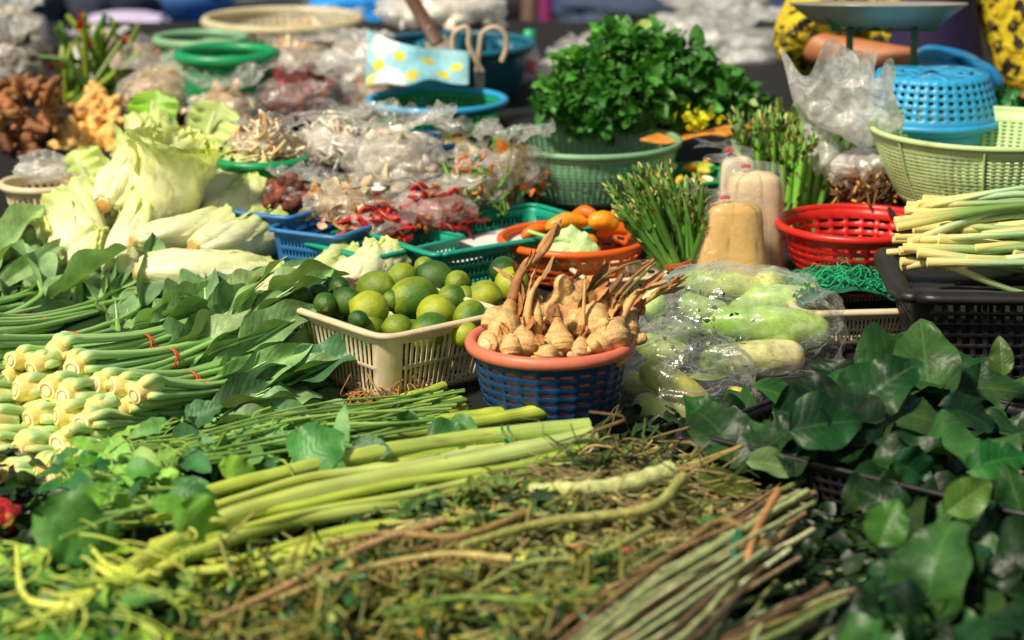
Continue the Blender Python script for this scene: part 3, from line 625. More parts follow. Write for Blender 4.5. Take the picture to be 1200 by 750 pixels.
# ================================================================== WHITE CABBAGES
def make_napa(butt, tip, r, label, seed, openness=.3, green=.3):
    rr = np.random.RandomState(seed); L = np.linalg.norm(tip-butt); ax = nrm(tip-butt); a0 = np.array([0, 0, 1.]) if abs(ax[2]) < .9 else np.array([0, 1., 0])
    e1 = nrm(np.cross(ax, a0)); e2 = np.cross(ax, e1); t = thing('white_cabbage', label, 'cabbage', butt, 0, 'white cabbages in a heap')
    mb = MB(); n = 15
    for i in range(n):
        ph = i*2.4+rr.uniform(-.2, .2); lay = r*(.70+.024*i); hw = rr.uniform(.9, 1.25); outer = i/(n-1)
        tt = np.linspace(0, 1, 30)[:, None]; u = np.linspace(-1, 1, 23)[None]
        tipw = .75+.35*min(1, openness*1.6); prof = np.interp(tt, [0, .05, .25, .5, .75, .92, 1], [.42, .62, .92, 1.02, 1.0, .9*tipw+.05, tipw])
        op = .7*openness*outer**1.5*rr.uniform(.4, 1.3); prof = prof+op*np.clip((tt-.55)/.45, 0, 1)**1.5*1.6
        ang = ph+u*hw*np.interp(tt, [0, .2, 1], [.75, 1, 1.1]); rad = lay*prof
        fr = np.abs(u)**2*np.clip(tt*1.4-.25, 0, 1)+np.clip(tt-.85, 0, 1)*4
        fr = fr*(.32+openness*.9)*(.45+.8*outer)
        ruff = np.sin(tt*20+ph*3+u*7)*.16*r*fr+np.sin(tt*31+u*19+ph)*.10*r*fr+.06*r*np.sin(tt*9+u*5+ph)+.02*r*np.sin(u*40+ph)
        rib = .06*r*np.exp(-(u/.22)**2)*(1-tt)
        rad = rad+ruff+rib; Lz = L*(tt*(rr.uniform(.93, 1.06)))+.05*r*np.sin(u*19+ph)*fr
        P = (Lz)[..., None]*ax+(rad*np.cos(ang))[..., None]*e1+(rad*np.sin(ang))[..., None]*e2
        rw = np.clip(1-np.abs(u)/(.75*(1-tt*.75)), 0, 1)*np.clip(1.2-tt, 0, 1)
        edge = np.clip(fr*.55+tt**3*.7+.15*sn(P, 60, seed+i), 0, 1)[..., None]
        blade = mix(hx('#dbe09a'), hx('#96b84a'), green*.8)*edge+hx('#eeedcb')*(1-edge)
        cc = blade*(1-rw[..., None]*.85)+hx('#f1f1de')*rw[..., None]*.85; cc = cc*(.90+.1*outer)
        mb.grid(P, cc.reshape(-1, 3), lv=np.stack([u+0*tt, tt+0*u, 0*tt+0*u], -1))
    mb.build('leaves', M['cab'], t)
    mb = MB(); mb.tube(np.array([-ax*.008, ax*.01, ax*.04]), np.array([r*.30, r*.36, r*.4]), hx('#e9dcae'), 14, capcol=hx('#dca860')); mb.build('butt', M['cab'], t)
    mb = MB(); mb.ball(lambda D: ax*L*.48+(D@ax)[..., None]*ax*L*.45+(D@e1)[..., None]*e1*r*.7+(D@e2)[..., None]*e2*r*.7+ax*(.12*r*sn(D, 9, seed))[..., None], 26, 20, lambda D: hx('#d9e09a')*(1+.18*sn(D, 11, seed))[..., None]); mb.build('heart', M['cab'], t)
NAPA = [ ((105, 262), (165, 248), 4.85, 4.88, 27, 'roundish pale cabbage in the middle left of the heap under the small butted one', .35, .4),
 ((240, 262), (300, 236), 4.78, 4.9, 26, 'roundish cabbage with frilled tips just above the one with the orange butt', .5, .6),
 ((62, 285), (120, 292), 4.7, 4.7, 24, 'pale cabbage poking out at the near end of the heap over the dark greens', .3, .4), # butt px, tip px, Ybutt, Ytip, radius px
 ((188, 264), (208, 165), 4.82, 4.80, 42, 'open white cabbage standing highest with its heart turned to the viewer', .38, .25),
 ((158, 282), (262, 262), 4.62, 4.75, 20, 'slim white cabbage lying across the middle of the heap with an orange cut end', .25, .2),
 ((228, 290), (318, 275), 4.60, 4.78, 26, 'white cabbage with a round orange butt and frilly green tips near the blue trays', .45, .7),
 ((162, 318), (325, 332), 4.5, 4.55, 33, 'longest white cabbage lying lowest at the front of the heap', .12, .25),
 ((132, 322), (175, 240), 4.6, 4.8, 24, 'upright white stalked cabbage leaning on the lying ones', .4, .2),
 ((122, 240), (170, 190), 4.8, 5.0, 30, 'white cabbage with a small orange butt beside the golden roots', .6, .5),
 ((80, 278), (160, 235), 4.8, 4.95, 32, 'pale cabbage at the far edge of the heap near the dark greens', .6, .35),
 ((215, 245), (295, 215), 4.85, 5.0, 28, 'cabbage with wilted yellow green frills by the green bowl', .8, .6),
 ((100, 310), (90, 250), 4.65, 4.85, 30, 'crumpled pale cabbage behind the leafy bundles', .7, .3),
 ((395, 345), (452, 308), 4.45, 4.6, 30, 'white cabbage top showing behind the lime crate', .3, .2),
 ((300, 352), (402, 318), 4.35, 4.6, 24, 'halved pale cabbage with a green frill lying between trays and lime crate', .5, .5),
 ((262, 262), (335, 250), 4.80, 4.9, 24, 'frilly topped cabbage lying toward the green bowl', .6, .8),
 ((150, 205), (178, 158), 4.95, 5.1, 24, 'cabbage with curled yellow green leaves behind the open one', .5, .5)]
for i, (a, b, ya, yb, rp, lab, op, gr) in enumerate(NAPA):
    A = at(*a, ya-.24); B = at(*b, yb-.24); make_napa(A, B, rp*mpp(A), lab, 700+i, op, gr)
# lettuce at the left edge
t0 = at(0, 262, 4.95); t = thing('lettuce', 'frilly green lettuce at the picture edge above the leafy pile', 'lettuce', t0)
mb = MB()
for i in range(16):
    a = i*2.4; d = np.array([math.cos(a)*.8, math.sin(a)*.6-.2, R.uniform(.5, 1.2)]); leaf(mb, (0, 0, -.02), d, -d*[1, 1, 0]+np.array([0, 0, .8]), R.uniform(.10, .15), .12, 'frill', .9, .2, .16, vary(hx('#6fae32'), .25), 12, 14, freq=6)
mb.build('leaves', M['cab'], t)
# frilly loose leaves in the cabbage heap
for i, (px, py, Yc, ang, col, lab) in enumerate([(175, 150, 5.05, 1.5, '#8fbf3a', 'bright green frilled leaf sticking up at the top of the cabbage heap'), (232, 160, 5.0, 1.2, '#c8dc84', 'pale frilled leaf curling above the open cabbage'), (285, 235, 4.85, .3, '#a9b84e', 'wilted frilled leaf drooping toward the blue tray'), (300, 290, 4.7, .1, '#9cc848', 'bright frilled leaf at the edge of the cabbage heap'), (120, 210, 5.0, 2.2, '#c5d878', 'pale frilled leaf beside the golden roots'), (75, 260, 4.9, 2.6, '#d2dc90', 'yellowish frilled leaf beside the lettuce'), (385, 318, 4.6, .5, '#9fc455', 'green frilled leaf behind the lime crate')]):
    A = at(px, py, Yc)-np.array([0, 0, .06]); mb = MB(); d = np.array([math.cos(ang), .2, math.sin(ang)+.2])
    leaf(mb, (0, 0, 0), d, (0, -1, .5), .15, .11, 'frill', .5, .2, .17, hx(col), 16, 18, freq=6); mb.tube(np.array([[0, 0, 0], d*.05, d*.1]), np.array([.01, .007, .003]), hx('#e6ecc8'), 8)
    o = mb.build('loose_leaf', M['cab']); o.location = tuple(A); tag(o, lab, 'leaf', 'frilled leaves torn from the cabbages')
def rotY(a): c, s = math.cos(a), math.sin(a); return np.array([[c, 0, s], [0, 1, 0], [-s, 0, c]])
# ================================================================== RIGHT SIDE
def support(name, label, p, Lx, Ly, m, rz=0, group=None, **kw):
    """crate standing on the table whose top centre is p"""
    h = p[2]-T(p[1]); t = thing(name, label, 'crate', (p[0], p[1], T(p[1])), rz, group)
    rect_basket(t, Lx, Ly, h, m, **kw); return t, h
# cream crate with the green net (under the red basket)
gc = at(1004, 344, 4.22); hg = gc[2]-T(gc[1])
t, h = support('plastic_crate', 'cream slotted crate stuffed with green netting, wedged beneath the red basket', gc, .27, .27, M['p_cream'], .1, taper=.86, nx=26, ny=22, rows=2, fu=.5, fv=.18, v0=.12, v1=.86, cr=.03, rim=.006, flange=.012)
t = thing('net_bundle', 'crumpled dark green net on the cream crate below the red basket', 'net', gc); mb = MB()
for i in range(46):
    s = np.linspace(0, 1, 30); a = R.uniform(0, PI); off = R.uniform(-.10, .10); d = np.array([math.cos(a), math.sin(a)*.9])
    X = (s-.5)*.24*d[0]-off*d[1]; Yy = (s-.5)*.20*d[1]+off*d[0]
    Z = .012+.030*np.exp(-((X+.02)/.08)**2)*(1+.3*np.sin(X*60+i))+.006*np.sin(s*40+i)
    mb.tube(np.stack([X.clip(-.125, .12), Yy.clip(-.12, .12), Z], -1), .0016, vary(hx('#0d8a5c'), .3), 4, cap=False)
X, Yy = np.meshgrid(np.linspace(-.125, .12, 50), np.linspace(-.12, .12, 50), indexing='xy'); P = np.stack([X, Yy, .004+.032*np.exp(-((X+.02)/.08)**2)+0*Yy], -1); P[..., 2] += .003*sn(P, 260, 4)
mb.grid(P, hx('#08553c')); mb.build('mesh', M['p_green'] if 0 else M['dry'], t)
# red basket
rc = at(1004, 262, 4.38); hr = .115
t = thing('round_basket', 'bright red slotted round basket, empty, beside the asparagus', 'basket', rc-np.array([0, 0, hr]), .2)
round_basket(t, .146, .100, hr, M['p_red'], 28, 6, .28, .58, .10, .90, .008, .12, .003, lip=.006)
# support under the red basket at the back
# tall upright asparagus
def spear(mb, base, tip, r, seed, bend=0, col=None, tips=True):
    rr = np.random.RandomState(seed); ax = nrm(tip-base); L = np.linalg.norm(tip-base); s = np.linspace(0, 1, 18)
    sd = nrm(np.cross(ax, rr.normal(size=3))); pa = base+np.outer(s*L, ax)+np.outer(np.sin(s*PI)*bend*L, sd)
    g1 = hx('#7cb848') if col is None else col; g0 = mix(g1, hx('#9fbf66'), .45)
    cc = np.array([mix(mix(g0, g1, min(1, q*2)), hx('#6a8a3c'), np.clip((q-.72)*3, 0, 1)) for q in s])*rr.uniform(.8, 1.2)
    rad = r*np.interp(s, [0, .6, .76, .86, .95, 1], [1.05, .92, .92, .85, .5, .06])
    mb.tube(pa, rad, cc, 7, capcol=hx('#cfd69a'))
    for j in range(20):       # bracts up the tip and stalk
        q = rr.uniform(.7, .97) if j > 3 else rr.uniform(.2, .7); i = q*17; p = pa[int(i)]; a = rr.uniform(0, 6.28); e1 = nrm(np.cross(ax, [1, .2, .1])); e2 = np.cross(ax, e1); o = math.cos(a)*e1+math.sin(a)*e2
        leaf(mb, p+o*r*.75, ax+o*.2, o, r*2.4, r*1.3, 'ovate', -.5, .4, 0, vary(hx('#a3a85c') if rr.rand() < .6 else hx('#4e6a34'), .25, rr), 3, 4)
def spear_bunch(name, label, base, dirs, n, r, L, seed, spread, bend=.03, col=None, fan=.25, band=True, tilt=(0, 0)):
    t = thing(name, label, 'asparagus', base); rr = np.random.RandomState(seed)
    for i in range(n):
        a = rr.uniform(0, 6.28); q = math.sqrt(rr.rand()); off = np.array([math.cos(a), math.sin(a), 0])*q*spread
        l = L*rr.uniform(.8, 1.05)*(1-.12*q); d = nrm(np.asarray(dirs)+np.array([math.cos(a), math.sin(a), 0])*q*fan+rr.normal(size=3)*.03)
        mb = MB(); spear(mb, off, off+d*l, r*rr.uniform(.8, 1.15), seed+i, bend*rr.uniform(-1, 1), col); mb.build('spear', M['stem'], t)
    return t
ab = at(925, 262, 4.72)
t, h = support('plastic_crate', 'black crate hidden behind the red basket carrying the upright asparagus', at(950, 262, 4.75), .36, .26, M['p_black'], 0)
spear_bunch('asparagus_bunch', 'dense upright bunch of green asparagus standing behind the red basket', at(922, 262, 4.70), (.03, 0, 1), 75, .0078, .262, 900, .088, .01, fan=.20)
# leaning thin asparagus
p0 = at(812, 335, 4.32); t = thing('asparagus_bunch', 'loose bunch of thin dark asparagus leaning over the root shoots', 'asparagus', p0)
rr = np.random.RandomState(12)
for i in range(52):
    tx = rr.uniform(708, 826) if i > 8 else rr.uniform(800, 838); ty = 203+((766-tx)/60)**2*26+rr.uniform(-20, 30)
    if i < 9: ty = rr.uniform(225, 260)
    Yt = 4.32+rr.uniform(-.05, .1); tip = at(tx, ty, Yt)-p0; b = np.array([rr.uniform(-.03, .015), rr.uniform(-.03, .04), rr.uniform(-.02, .01)])
    mb = MB(); spear(mb, b, tip, .0064*rr.uniform(.75, 1.2), 1000+i, rr.uniform(-.06, .06), hx('#4a7828')); mb.build('spear', M['stem'], t)
mb = MB(); g = np.linspace(0, 2*PI, 25)
for q in range(3): mb.tube(np.array([[.036*math.cos(a)-.02, .04*math.sin(a), .05+q*.003+.35*.036*math.cos(a)] for a in g]), .0014, hx('#b0502a'), 4, cap=False)
mb.build('rubber_band', M['band'], t)
# peeled shoot bags
def peeled_bag(px0, py_top, px1, py_bot, Yc, label, seed, col, taper=.72, lean=0):
    b = at((px0+px1)/2, py_bot, Yc); k = mpp(b); W = (px1-px0)*k; H = (py_bot-py_top)*k/math.cos(.25); t = thing('peeled_shoot_bag', label, 'packet', b)
    rr = np.random.RandomState(seed); cx, cy = W/2, W*.33
    nv, nu = 34, 64; v = np.linspace(0, 1, nv)[:, None]; u = np.linspace(0, 2*PI, nu, endpoint=False)[None]
    sup = (np.abs(np.cos(u))**3.2+np.abs(np.sin(u))**3.2)**(-1/3.2)
    pr = np.interp(v, [0, .03, .1, .8, .93, .985, 1], [.6, .93, 1, taper, taper*.9, taper*.55, .02])
    P = np.stack([cx*pr*sup*np.cos(u)+lean*v*W, cy*pr*sup*np.sin(u), H*v+0*u], -1)
    ch = .045*np.abs(np.sin(u*3.5+seed))**.4+.02*sn(P, 40, seed); P[..., :2] *= (1+ch[..., None]-.04)
    mb = MB(); cc = np.asarray(col)*(1+.10*sn(P*[1, 1, .25], 70, seed+2)-.45*np.exp(-((np.abs(np.sin(u*3.5+seed+.25*np.sin(v*5)))+0*v)/.10)**2)-.12*np.exp(-((np.abs(np.sin(u*8+seed+.5*np.sin(v*4))))/.12)**2))[..., None]  # shade in the grooves between shoots is painted into the colour
    mb.grid(P*.96, cc.reshape(-1, 3), cu=True); mb.build('peeled_shoots', M['cream'], t)
    mb = MB(); Q = P*1.03; Q[..., :2] *= (1+.02*crease(P, 55, seed))[..., None]; Q[-5:, :, 2] += .004; mb.grid(Q, cu=True)
    # knot and flared bag mouth
    top = np.array([lean*W-.02, 0, H*1.0]); th = np.linspace(0, 2*PI, 20, endpoint=False)[None]; s = np.linspace(0, 1, 10)[:, None]
    rad = .006+.035*s*(1+.4*np.sin(th*5+seed)); G = np.stack([top[0]-.03*s+rad*np.cos(th)*1.0, top[1]+rad*np.sin(th)*.6, top[2]+.035*s+.008*np.sin(th*3)*s-.02*s**2], -1); mb.grid(G, cu=True)
    mb.build('film', M['film_packet'], t)
    mb = MB(); mb.tube(np.array([top+[-.008, -.012, 0], top+[0, -.014, .003], top+[.010, -.010, .001]]), .0035, hx('#c81e18'), 6); mb.tube(np.array([top+[.007*math.cos(a), .008*math.sin(a)-.004, 0] for a in np.linspace(0, 6.28, 14)]), .0022, hx('#c81e18'), 5, cap=False); mb.build('tie', M['veg'], t)
peeled_bag(808, 232, 902, 345, 4.30, 'front cream packet of peeled shoots with a red tie, standing among roots and asparagus', 3, hx('#e2b468'), .74, .03)
peeled_bag(842, 196, 920, 322, 4.42, 'pale packet of peeled shoots just behind the front cream one', 5, hx('#e6cca4'), .86, 0)
peeled_bag(838, 178, 892, 300, 4.60, 'rearmost pale packet of peeled shoots with a yellow patch, beside the tall asparagus', 8, hx('#e2d2b0'), .8, -.05)
# small crate behind the roots
sc_ = rest(726, 318, .07); t = thing('plastic_crate', 'small empty cream crate behind the root basket under the orange basket', 'crate', sc_-np.array([0, 0, .07]), .3)
rect_basket(t, .16, .13, .07, M['p_cream'], .85, 16, 12, 1, .45, .2, .15, .85, .02, .004, .002, flange=.008)
# black crate with lotus stems
bc2 = at(1172, 322, 3.98); Hb = bc2[2]-T(bc2[1])
t = thing('plastic_crate', 'tall black ventilated crate holding a heap of pale cut stalks', 'crate', (bc2[0]+.05, bc2[1]+.0, T(bc2[1])), -.04)
rect_basket(t, .46, .32, Hb, M['p_black'], .86, 17, 12, 8, .38, .32, .10, .95, .03, .009, .003, flange=.03)
mb = MB(); mb.box((0, 0, Hb-.004), (.44, .30, .004)); mb.build('lid', M['p_black'], t)
st = thing('stalk_heap', 'heap of pale green stalks with yellowish cut ends on the black crate', 'stalks', (bc2[0], bc2[1], bc2[2]))
rr = np.random.RandomState(21)
ends = []
for row, (yy, n) in enumerate([(308, 14), (296, 16), (284, 16), (272, 16), (260, 14), (248, 12), (236, 11)]):
    for j in range(n): ends.append((1040+row*3+rr.uniform(-4, 60)+(rr.rand() < .5)*rr.uniform(0, 130), yy+rr.uniform(-6, 6), row))
for i, (px, py, row) in enumerate(ends):
    Yc = 3.92+row*.028+rr.uniform(-.06, .04); A = at(px, py, Yc); A[2] = max(A[2], bc2[2]+.008+row*.012)
    B = A+np.array([.45, rr.uniform(-.06, .12), rr.uniform(-.015, .02)+.006]); m = (A+B)/2+rr.normal(size=3)*.02
    pa = curve([A, m, B], 14)-bc2; s = np.linspace(0, 1, 14); rad = rr.uniform(.0052, .0092)*np.interp(s, [0, .1, .3, 1], [1.1, 1.0, .85, .6])
    g = mix(hx('#6f9448'), hx('#b4d4a8'), rr.rand()); cc = np.array([mix(hx('#dcc880'), g*(1-.35*q), min(1, q*3.5)) for q in s])
    mb = MB(); mb.tube(pa, rad, cc, 9, capcol=hx('#e2cf90')); mb.build('stalk', M['stem'], st)
# light green mesh basket
lg = at(1160, 150, 4.55); hl = .155
t = thing('round_basket', 'large pale green fine mesh basket with a brown stained rim', 'basket', lg-np.array([0, 0, hl]), 0.2)
round_basket(t, .232, .165, hl, M['p_lgreen'], 84, 14, .5, .55, .18, .86, .006, .14, .002, lip=.004)
mb = MB()
for i in range(8):
    a = i*PI/4+.35; mb = MB(); mb.tube(np.array([[math.cos(a)*q, math.sin(a)*q, z] for q, z in ((.168, 0), (.215, .08), (.236, .15))]), .003, k=6); mb.build('rib', M['p_lgreen'], t)

t, h = support('plastic_crate', 'black crate under the pale green mesh basket', lg-np.array([0, 0, hl+.002]), .4, .3, M['p_black'])
# sky blue upturned basket
sk_ = at(1092, 90, 4.85); t = thing('round_basket', 'sky blue oval basket turned upside down under the scale pan', 'basket', sk_+np.array([0, 0, -.0]), .1)
us = None
hb = .10
round_basket(t, .148, .115, hb, M['p_sky'], 40, 5, .5, .5, .12, .88, .008, .10, .003)
t.rotation_euler = (PI, 0, .1); t.location = tuple(sk_+np.array([0, 0, .01]))
h0 = sk_[2]+.01-hb-T(sk_[1])
t = thing('round_basket', 'second sky blue basket under the upturned one, seen behind the white bag', 'basket', (sk_[0]-.01, sk_[1]+.02, T(sk_[1])), 0)
round_basket(t, .15, .115, h0-.01, M['p_sky'], 40, 6, .5, .5, .12, .88, .008, .10, .003)
# white bag with dried brown contents
wb = at(1012, 232, 4.60); k = mpp(wb)
t = thing('produce_bag', 'crumpled white plastic bag of dried brown shreds beside the upright asparagus', 'bag', wb)
mb = MB(); contents(mb, (0.01, 0, .0), .068, .05, .075, 'noodle', 260, 5, [hx('#a87434'), hx('#6e4420'), hx('#c08f4c'), hx('#4e3014')]); solid_core(mb, (.01, 0, .01), .055, .045, .055, hx('#5e3c1a'), 3); mb.build('contents', M['dry'], t)
mb = MB(); bag_mesh(mb, (0, 0, -.01), .078, .06, .265, 77, .22, True, (-.05, .0), flare=.95, neckv=.40)
X, Z = np.meshgrid(np.linspace(-1, 1, 44), np.linspace(0, 1, 40), indexing='xy')
P = np.stack([-.035+X*.095*(.55+.5*Z)-.04*Z, .03+.03*np.sin(X*3)+.0*Z, .06+.22*Z+.02*X], -1); cr = crease(P*[1, 1, .5], 26, 8)
P[..., 1] += .03*cr+.02*sn(P, 50, 3); P[..., 2] += .02*sn(P*[1, 1, 0], 40, 6); mb.grid(P); mb.build('film', M['filmw'], t, sub=1)
# scale
sp_ = at(1029, 4, 5.05); t = thing('weighing_scale', 'round steel weighing pan on a green iron bracket behind the white bag', 'scale', sp_-np.array([0, 0, .0])); t.rotation_euler = (-.10, 0, 0); t.scale = (1.09, 1.09, .9)
mb = MB(); g = np.linspace(0, 2*PI, 73); prof = [(.001, -.052), (.10, -.050), (.125, -.044), (.150, -.022), (.171, -.002), (.178, .001), (.179, -.001), (.174, -.004), (.152, -.026), (.126, -.048), (.10, -.054), (.001, -.056)]
mb.grid(np.stack([np.stack([r*np.cos(g), r*np.sin(g), 0*g+z], -1) for r, z in prof])); mb.build('pan', M['steel'], t)
for sx in (-1, 1):
    mb = MB(); mb.box((sx*.064-.0, -.06, -.16), (.014, .005, .21)); mb.box((sx*.10, -.085, -.040), (.022, .004, .05), M=np.array([[1, 0, .35*sx], [0, 1, -.2], [0, 0, 1]])); mb.box((sx*.082, -.07, -.062), (.055, .02, .006)); mb.build('bracket', M['irongreen'], t, bevel=.001)
mb = MB(); mb.box((0, -.06, -.062), (.15, .022, .006)); mb.box((0, 0, -.062), (.022, .15, .0055)); mb.build('crossbar', M['irongreen'], t, bevel=.001)
zb = T(5.05)-sp_[2]; mb = MB(); mb.box((0, .02, (zb-.27)/2), (.16, .12, -zb-.25)); mb.build('body', M['irongreen'], t, bevel=.01)
# cucumber bag -----------------------------------------------------------
CU = [ # pts px, radius px, Y, colors, label
 ((820, 425), (880, 420), (942, 419), 21, 4.0, '#6f9a28', '#e0d49a', 'pale yellow cucumber lying lowest across the open side of the bag'),
 ((818, 378), (900, 380), (972, 392), 22, 4.06, '#7aa838', '#a8c868', 'long green cucumber lying above the pale yellow one'),
 ((850, 358), (912, 352), (975, 362), 19, 4.18, '#9cc45c', '#b8d488', 'light green cucumber behind the two front ones'),
 ((770, 372), (765, 355), (760, 345), 16, 4.05, '#a4c868', '#b8d890', 'pale cucumber end pressed upright against the film near the roots'),
 ((752, 430), (790, 452), (826, 480), 19, 3.84, '#b8c848', '#dccc48', 'yellow green cucumber slanting down beside the navy basket'),
 ((745, 470), (775, 490), (820, 498), 22, 3.80, '#a8c450', '#c4cc5c', 'green cucumber beneath the slanting yellow one'),
 ((742, 505), (775, 525), (815, 530), 23, 3.72, '#31542a', '#4a6a30', 'dark green cucumber at the very bottom of the bag heap'),
 ((858, 462), (866, 467), (872, 468), 13, 3.86, '#c8b830', '#d0c040', 'small round yellow vegetable under the pale cucumber'),
 ((892, 328), (902, 330), (912, 332), 13, 4.22, '#ccd060', '#c8d080', 'small yellow round vegetable at the very top of the bag'),
 ((800, 330), (850, 335), (900, 345), 18, 4.2, '#88b048', '#c8cc70', 'half hidden cucumber near the top of the bag'),
 ((810, 400), (850, 402), (900, 408), 18, 4.12, '#24481e', '#3a5a28', 'dark cucumber squeezed between the front pair'),
 ((900, 440), (930, 440), (960, 430), 18, 4.10, '#24481e', '#365628', 'dark green cucumber behind the pale one at the shadow side'),
 ((752, 400), (775, 412), (800, 418), 17, 3.98, '#9cbc58', '#c0d080', 'pale green cucumber in the hollow between the roots and the pale one'),
 ((800, 352), (822, 362), (850, 368), 15, 4.08, '#7aa44a', '#a4c070', 'small green cucumber under the herb sprig'),
 ((765, 385), (790, 388), (815, 392), 13, 4.06, '#5c8a3a', '#88a850', 'slim mid green cucumber beside the herb sprig'),
 ((800, 448), (830, 452), (860, 450), 14, 3.98, '#8aa84a', '#b4bc60', 'small cucumber lying beneath the pale yellow one'),
 ((880, 452), (910, 456), (950, 455), 15, 4.02, '#4c7c34', '#6c9448', 'green cucumber tucked under the shadow end of the pale one'),
 ((735, 440), (748, 455), (765, 470), 14, 3.90, '#a4b450', '#c4c060', 'little cucumber pressed against the navy basket side'),
 ((920, 345), (950, 345), (970, 350), 16, 4.22, '#7cae60', '#a8cc90', 'small green cucumber at the shadow end of the bag top')]
for i, (a, b, c, rp, Yc, c1, c2, lab) in enumerate(CU):
    A, B_, D_ = at(*a, Yc+.02), at(*b, Yc-.01), at(*c, Yc+.02); r = rp*mpp(B_); s = np.linspace(0, 1, 26)
    o = A.copy(); pa = curve([A, B_, D_], 26)-o; rad = r*np.interp(s, [0, .015, .05, .12, .3, .7, .88, .95, .985, 1], [.12, .42, .68, .88, .98, 1.03, .95, .78, .45, .1])
    cc = np.array([mix(hx(c1), hx(c2), np.clip((q-.12)*1.6+.08*math.sin(q*17+i), 0, 1)) for q in s]); mb = MB(); mb.tube(pa, rad, cc, 22, rnd=.3)
    V = mb.v[0]; V += (.03*r*sn(V, 28, i))[:, None]*np.array([.3, .5, 1]); cvar = (1+.12*sn(V, 70, i+3)); mb.c[0] = mb.c[0]*cvar[:, None]
    ob = mb.build('cucumber', M['cuke']); ob.location = tuple(o); tag(ob, lab, 'cucumber' if rp > 14 else 'vegetable', 'cucumbers in the clear bag')
hb_ = thing('herb_sprig', 'dark leafy herb sprig with pale flecks pressed inside the cucumber bag', 'herb', at(835, 395, 3.98)); mb = MB()
for i in range(130):
    px, py = rr.normal(826, 24), rr.normal(392, 20)
    if i > 60: px, py = rr.normal(945, 18), rr.normal(352, 12)
    if i > 85: px, py = rr.normal(840, 22), rr.normal(490, 10)
    if i > 110: px, py = rr.normal(772, 12), rr.normal(335, 10)
    p = at(px, py, 3.93+rr.uniform(0, .06)+(.18 if 60 < i <= 85 else 0)+(-.1 if 85 < i <= 110 else 0)+(.15 if i > 110 else 0))-at(835, 395, 3.98)
    leaf(mb, p, rr.normal(size=3), rr.normal(size=3), .012, .008, 'ovate', .5, .3, .1, vary(hx('#16401e') if rr.rand() < .75 else hx('#c8cc70'), .3, rr), 3, 4)
mb.build('leaves', M['herb'], hb_)
bgb = at(858, 400, 4.08)
t = thing('cucumber_bag', 'large clear plastic bag stretched over the cucumbers beside the root basket', 'bag', bgb)
def wrap(cx, cy, Yc, wx, wy, dep, seed, amp, rot=0):
    c0 = at(cx, cy, Yc); k = mpp(c0)
    def f(D):
        s = np.sign(D)*np.abs(D)**.8; P = np.stack([s[..., 0]*wx*k, s[..., 1]*dep, s[..., 2]*wy*k], -1)
        if rot: P = P@rotY(rot).T
        cr = crease(P*[.6, 1, 1.5], 30, seed)-.9; cr2 = crease(P*[.5, 1, 2], 70, seed+2)-.9
        return c0-bgb+P+D*(amp*cr+amp*.5*cr2+amp*.3*sn(P, 120, seed))[..., None]
    return f

mb = MB(); mb.ball(wrap(868, 386, 4.11, 120, 74, .16, 4, .013, .06), 170, 120); mb.build('film', M['film_tight'], t)
mb = MB(); mb.ball(wrap(800, 466, 3.86, 84, 82, .15, 9, .012, .35), 130, 100); mb.build('film', M['film_tight'], t)
# flaring bag mouth over the basket rim
mb = MB(); A, Bq = at(825, 350, 3.98)-bgb, at(722, 418, 3.80)-bgb
U, V = np.meshgrid(np.linspace(-1, 1, 60), np.linspace(0, 1, 50), indexing='xy')
ax = Bq-A; up = np.array([.1, .25, .5]); P = A+V[..., None]*ax+(U*(.075+.03*V+.05*np.sin(V*PI)))[..., None]*nrm(up+np.array([.3, 0, 0]))
P = P+np.array([0, -1, .3])*((.020*(crease(P*[.7, .7, 1.6], 42, 3)-.9)+.010*crease(P, 110, 5)+.02*np.cos(U*1.5)))[..., None]; mb.grid(P); mb.build('film', M['film'], t)
# ================================================================== BACK ROWS
def rbask(px, py, wpx, hm, name, label, m, Y=None, h_rest=True, n=40, rows=4, fu=.5, fv=.5, rim=.008, taper=.75, cat='basket', solid=False, rz=.1, bulge=.12, group=None, lip=.004, rim_mat=None):
    p = rest(px, py, hm) if Y is None else at(px, py, Y); r = wpx*mpp(p)/2
    t = thing(name, label, cat, p-np.array([0, 0, hm]), rz, group)
    if solid: round_basket(t, r, r*taper, hm, m, 24, 1, 1.0, 1.0, .3, .6, rim, bulge, .003, lip=lip, solid_bottom=True, rim_mat=rim_mat)
    else: round_basket(t, r, r*taper, hm, m, n, rows, fu, fv, .12, .88, rim, bulge, .0025, lip=lip, rim_mat=rim_mat)
    return t, p, r
rbask(332, 24, 178, .10, 'round_basket', 'wide beige round basket, the farthest one, in front of the blue tarpaulin', M['p_beige'], rows=5, n=60, rim=.014)
rbask(266, 64, 108, .18, 'plastic_basin', 'deep green round basin standing behind the bagged goods', M['p_green'], cat='basin', solid=True, rim=.014)
rbask(236, 46, 100, .16, 'plastic_basin', 'pale mint basin behind the deep green one', M['p_mint'], cat='basin', solid=True, rim=.012)
rbask(305, 186, 100, .13, 'plastic_basin', 'bright green basin filled with bagged goods next to the cabbage heap', M['p_green'], cat='basin', solid=True, rim=.010)
rbask(512, 118, 156, .10, 'round_basket', 'green mesh basket with a light blue rim below the scissors', M['p_green'], n=60, rows=7, rim=.009, rim_mat=M['p_sky'])
rbask(535, 52, 176, .14, 'plastic_tub', 'dark teal round tub behind the scissors', M['p_tealdark'], cat='tub', solid=True, rim=.010)
rbask(690, 165, 208, .12, 'round_basket', 'large translucent mint mesh basket under the leafy herb bunch', M['p_mint'], n=80, rows=12, rim=.007, fu=.5, fv=.5, bulge=.2)
rbask(500, 165, 90, .08, 'plastic_tub', 'small royal blue tub under the light blue rimmed basket', M['p_blue'], cat='tub', solid=True)
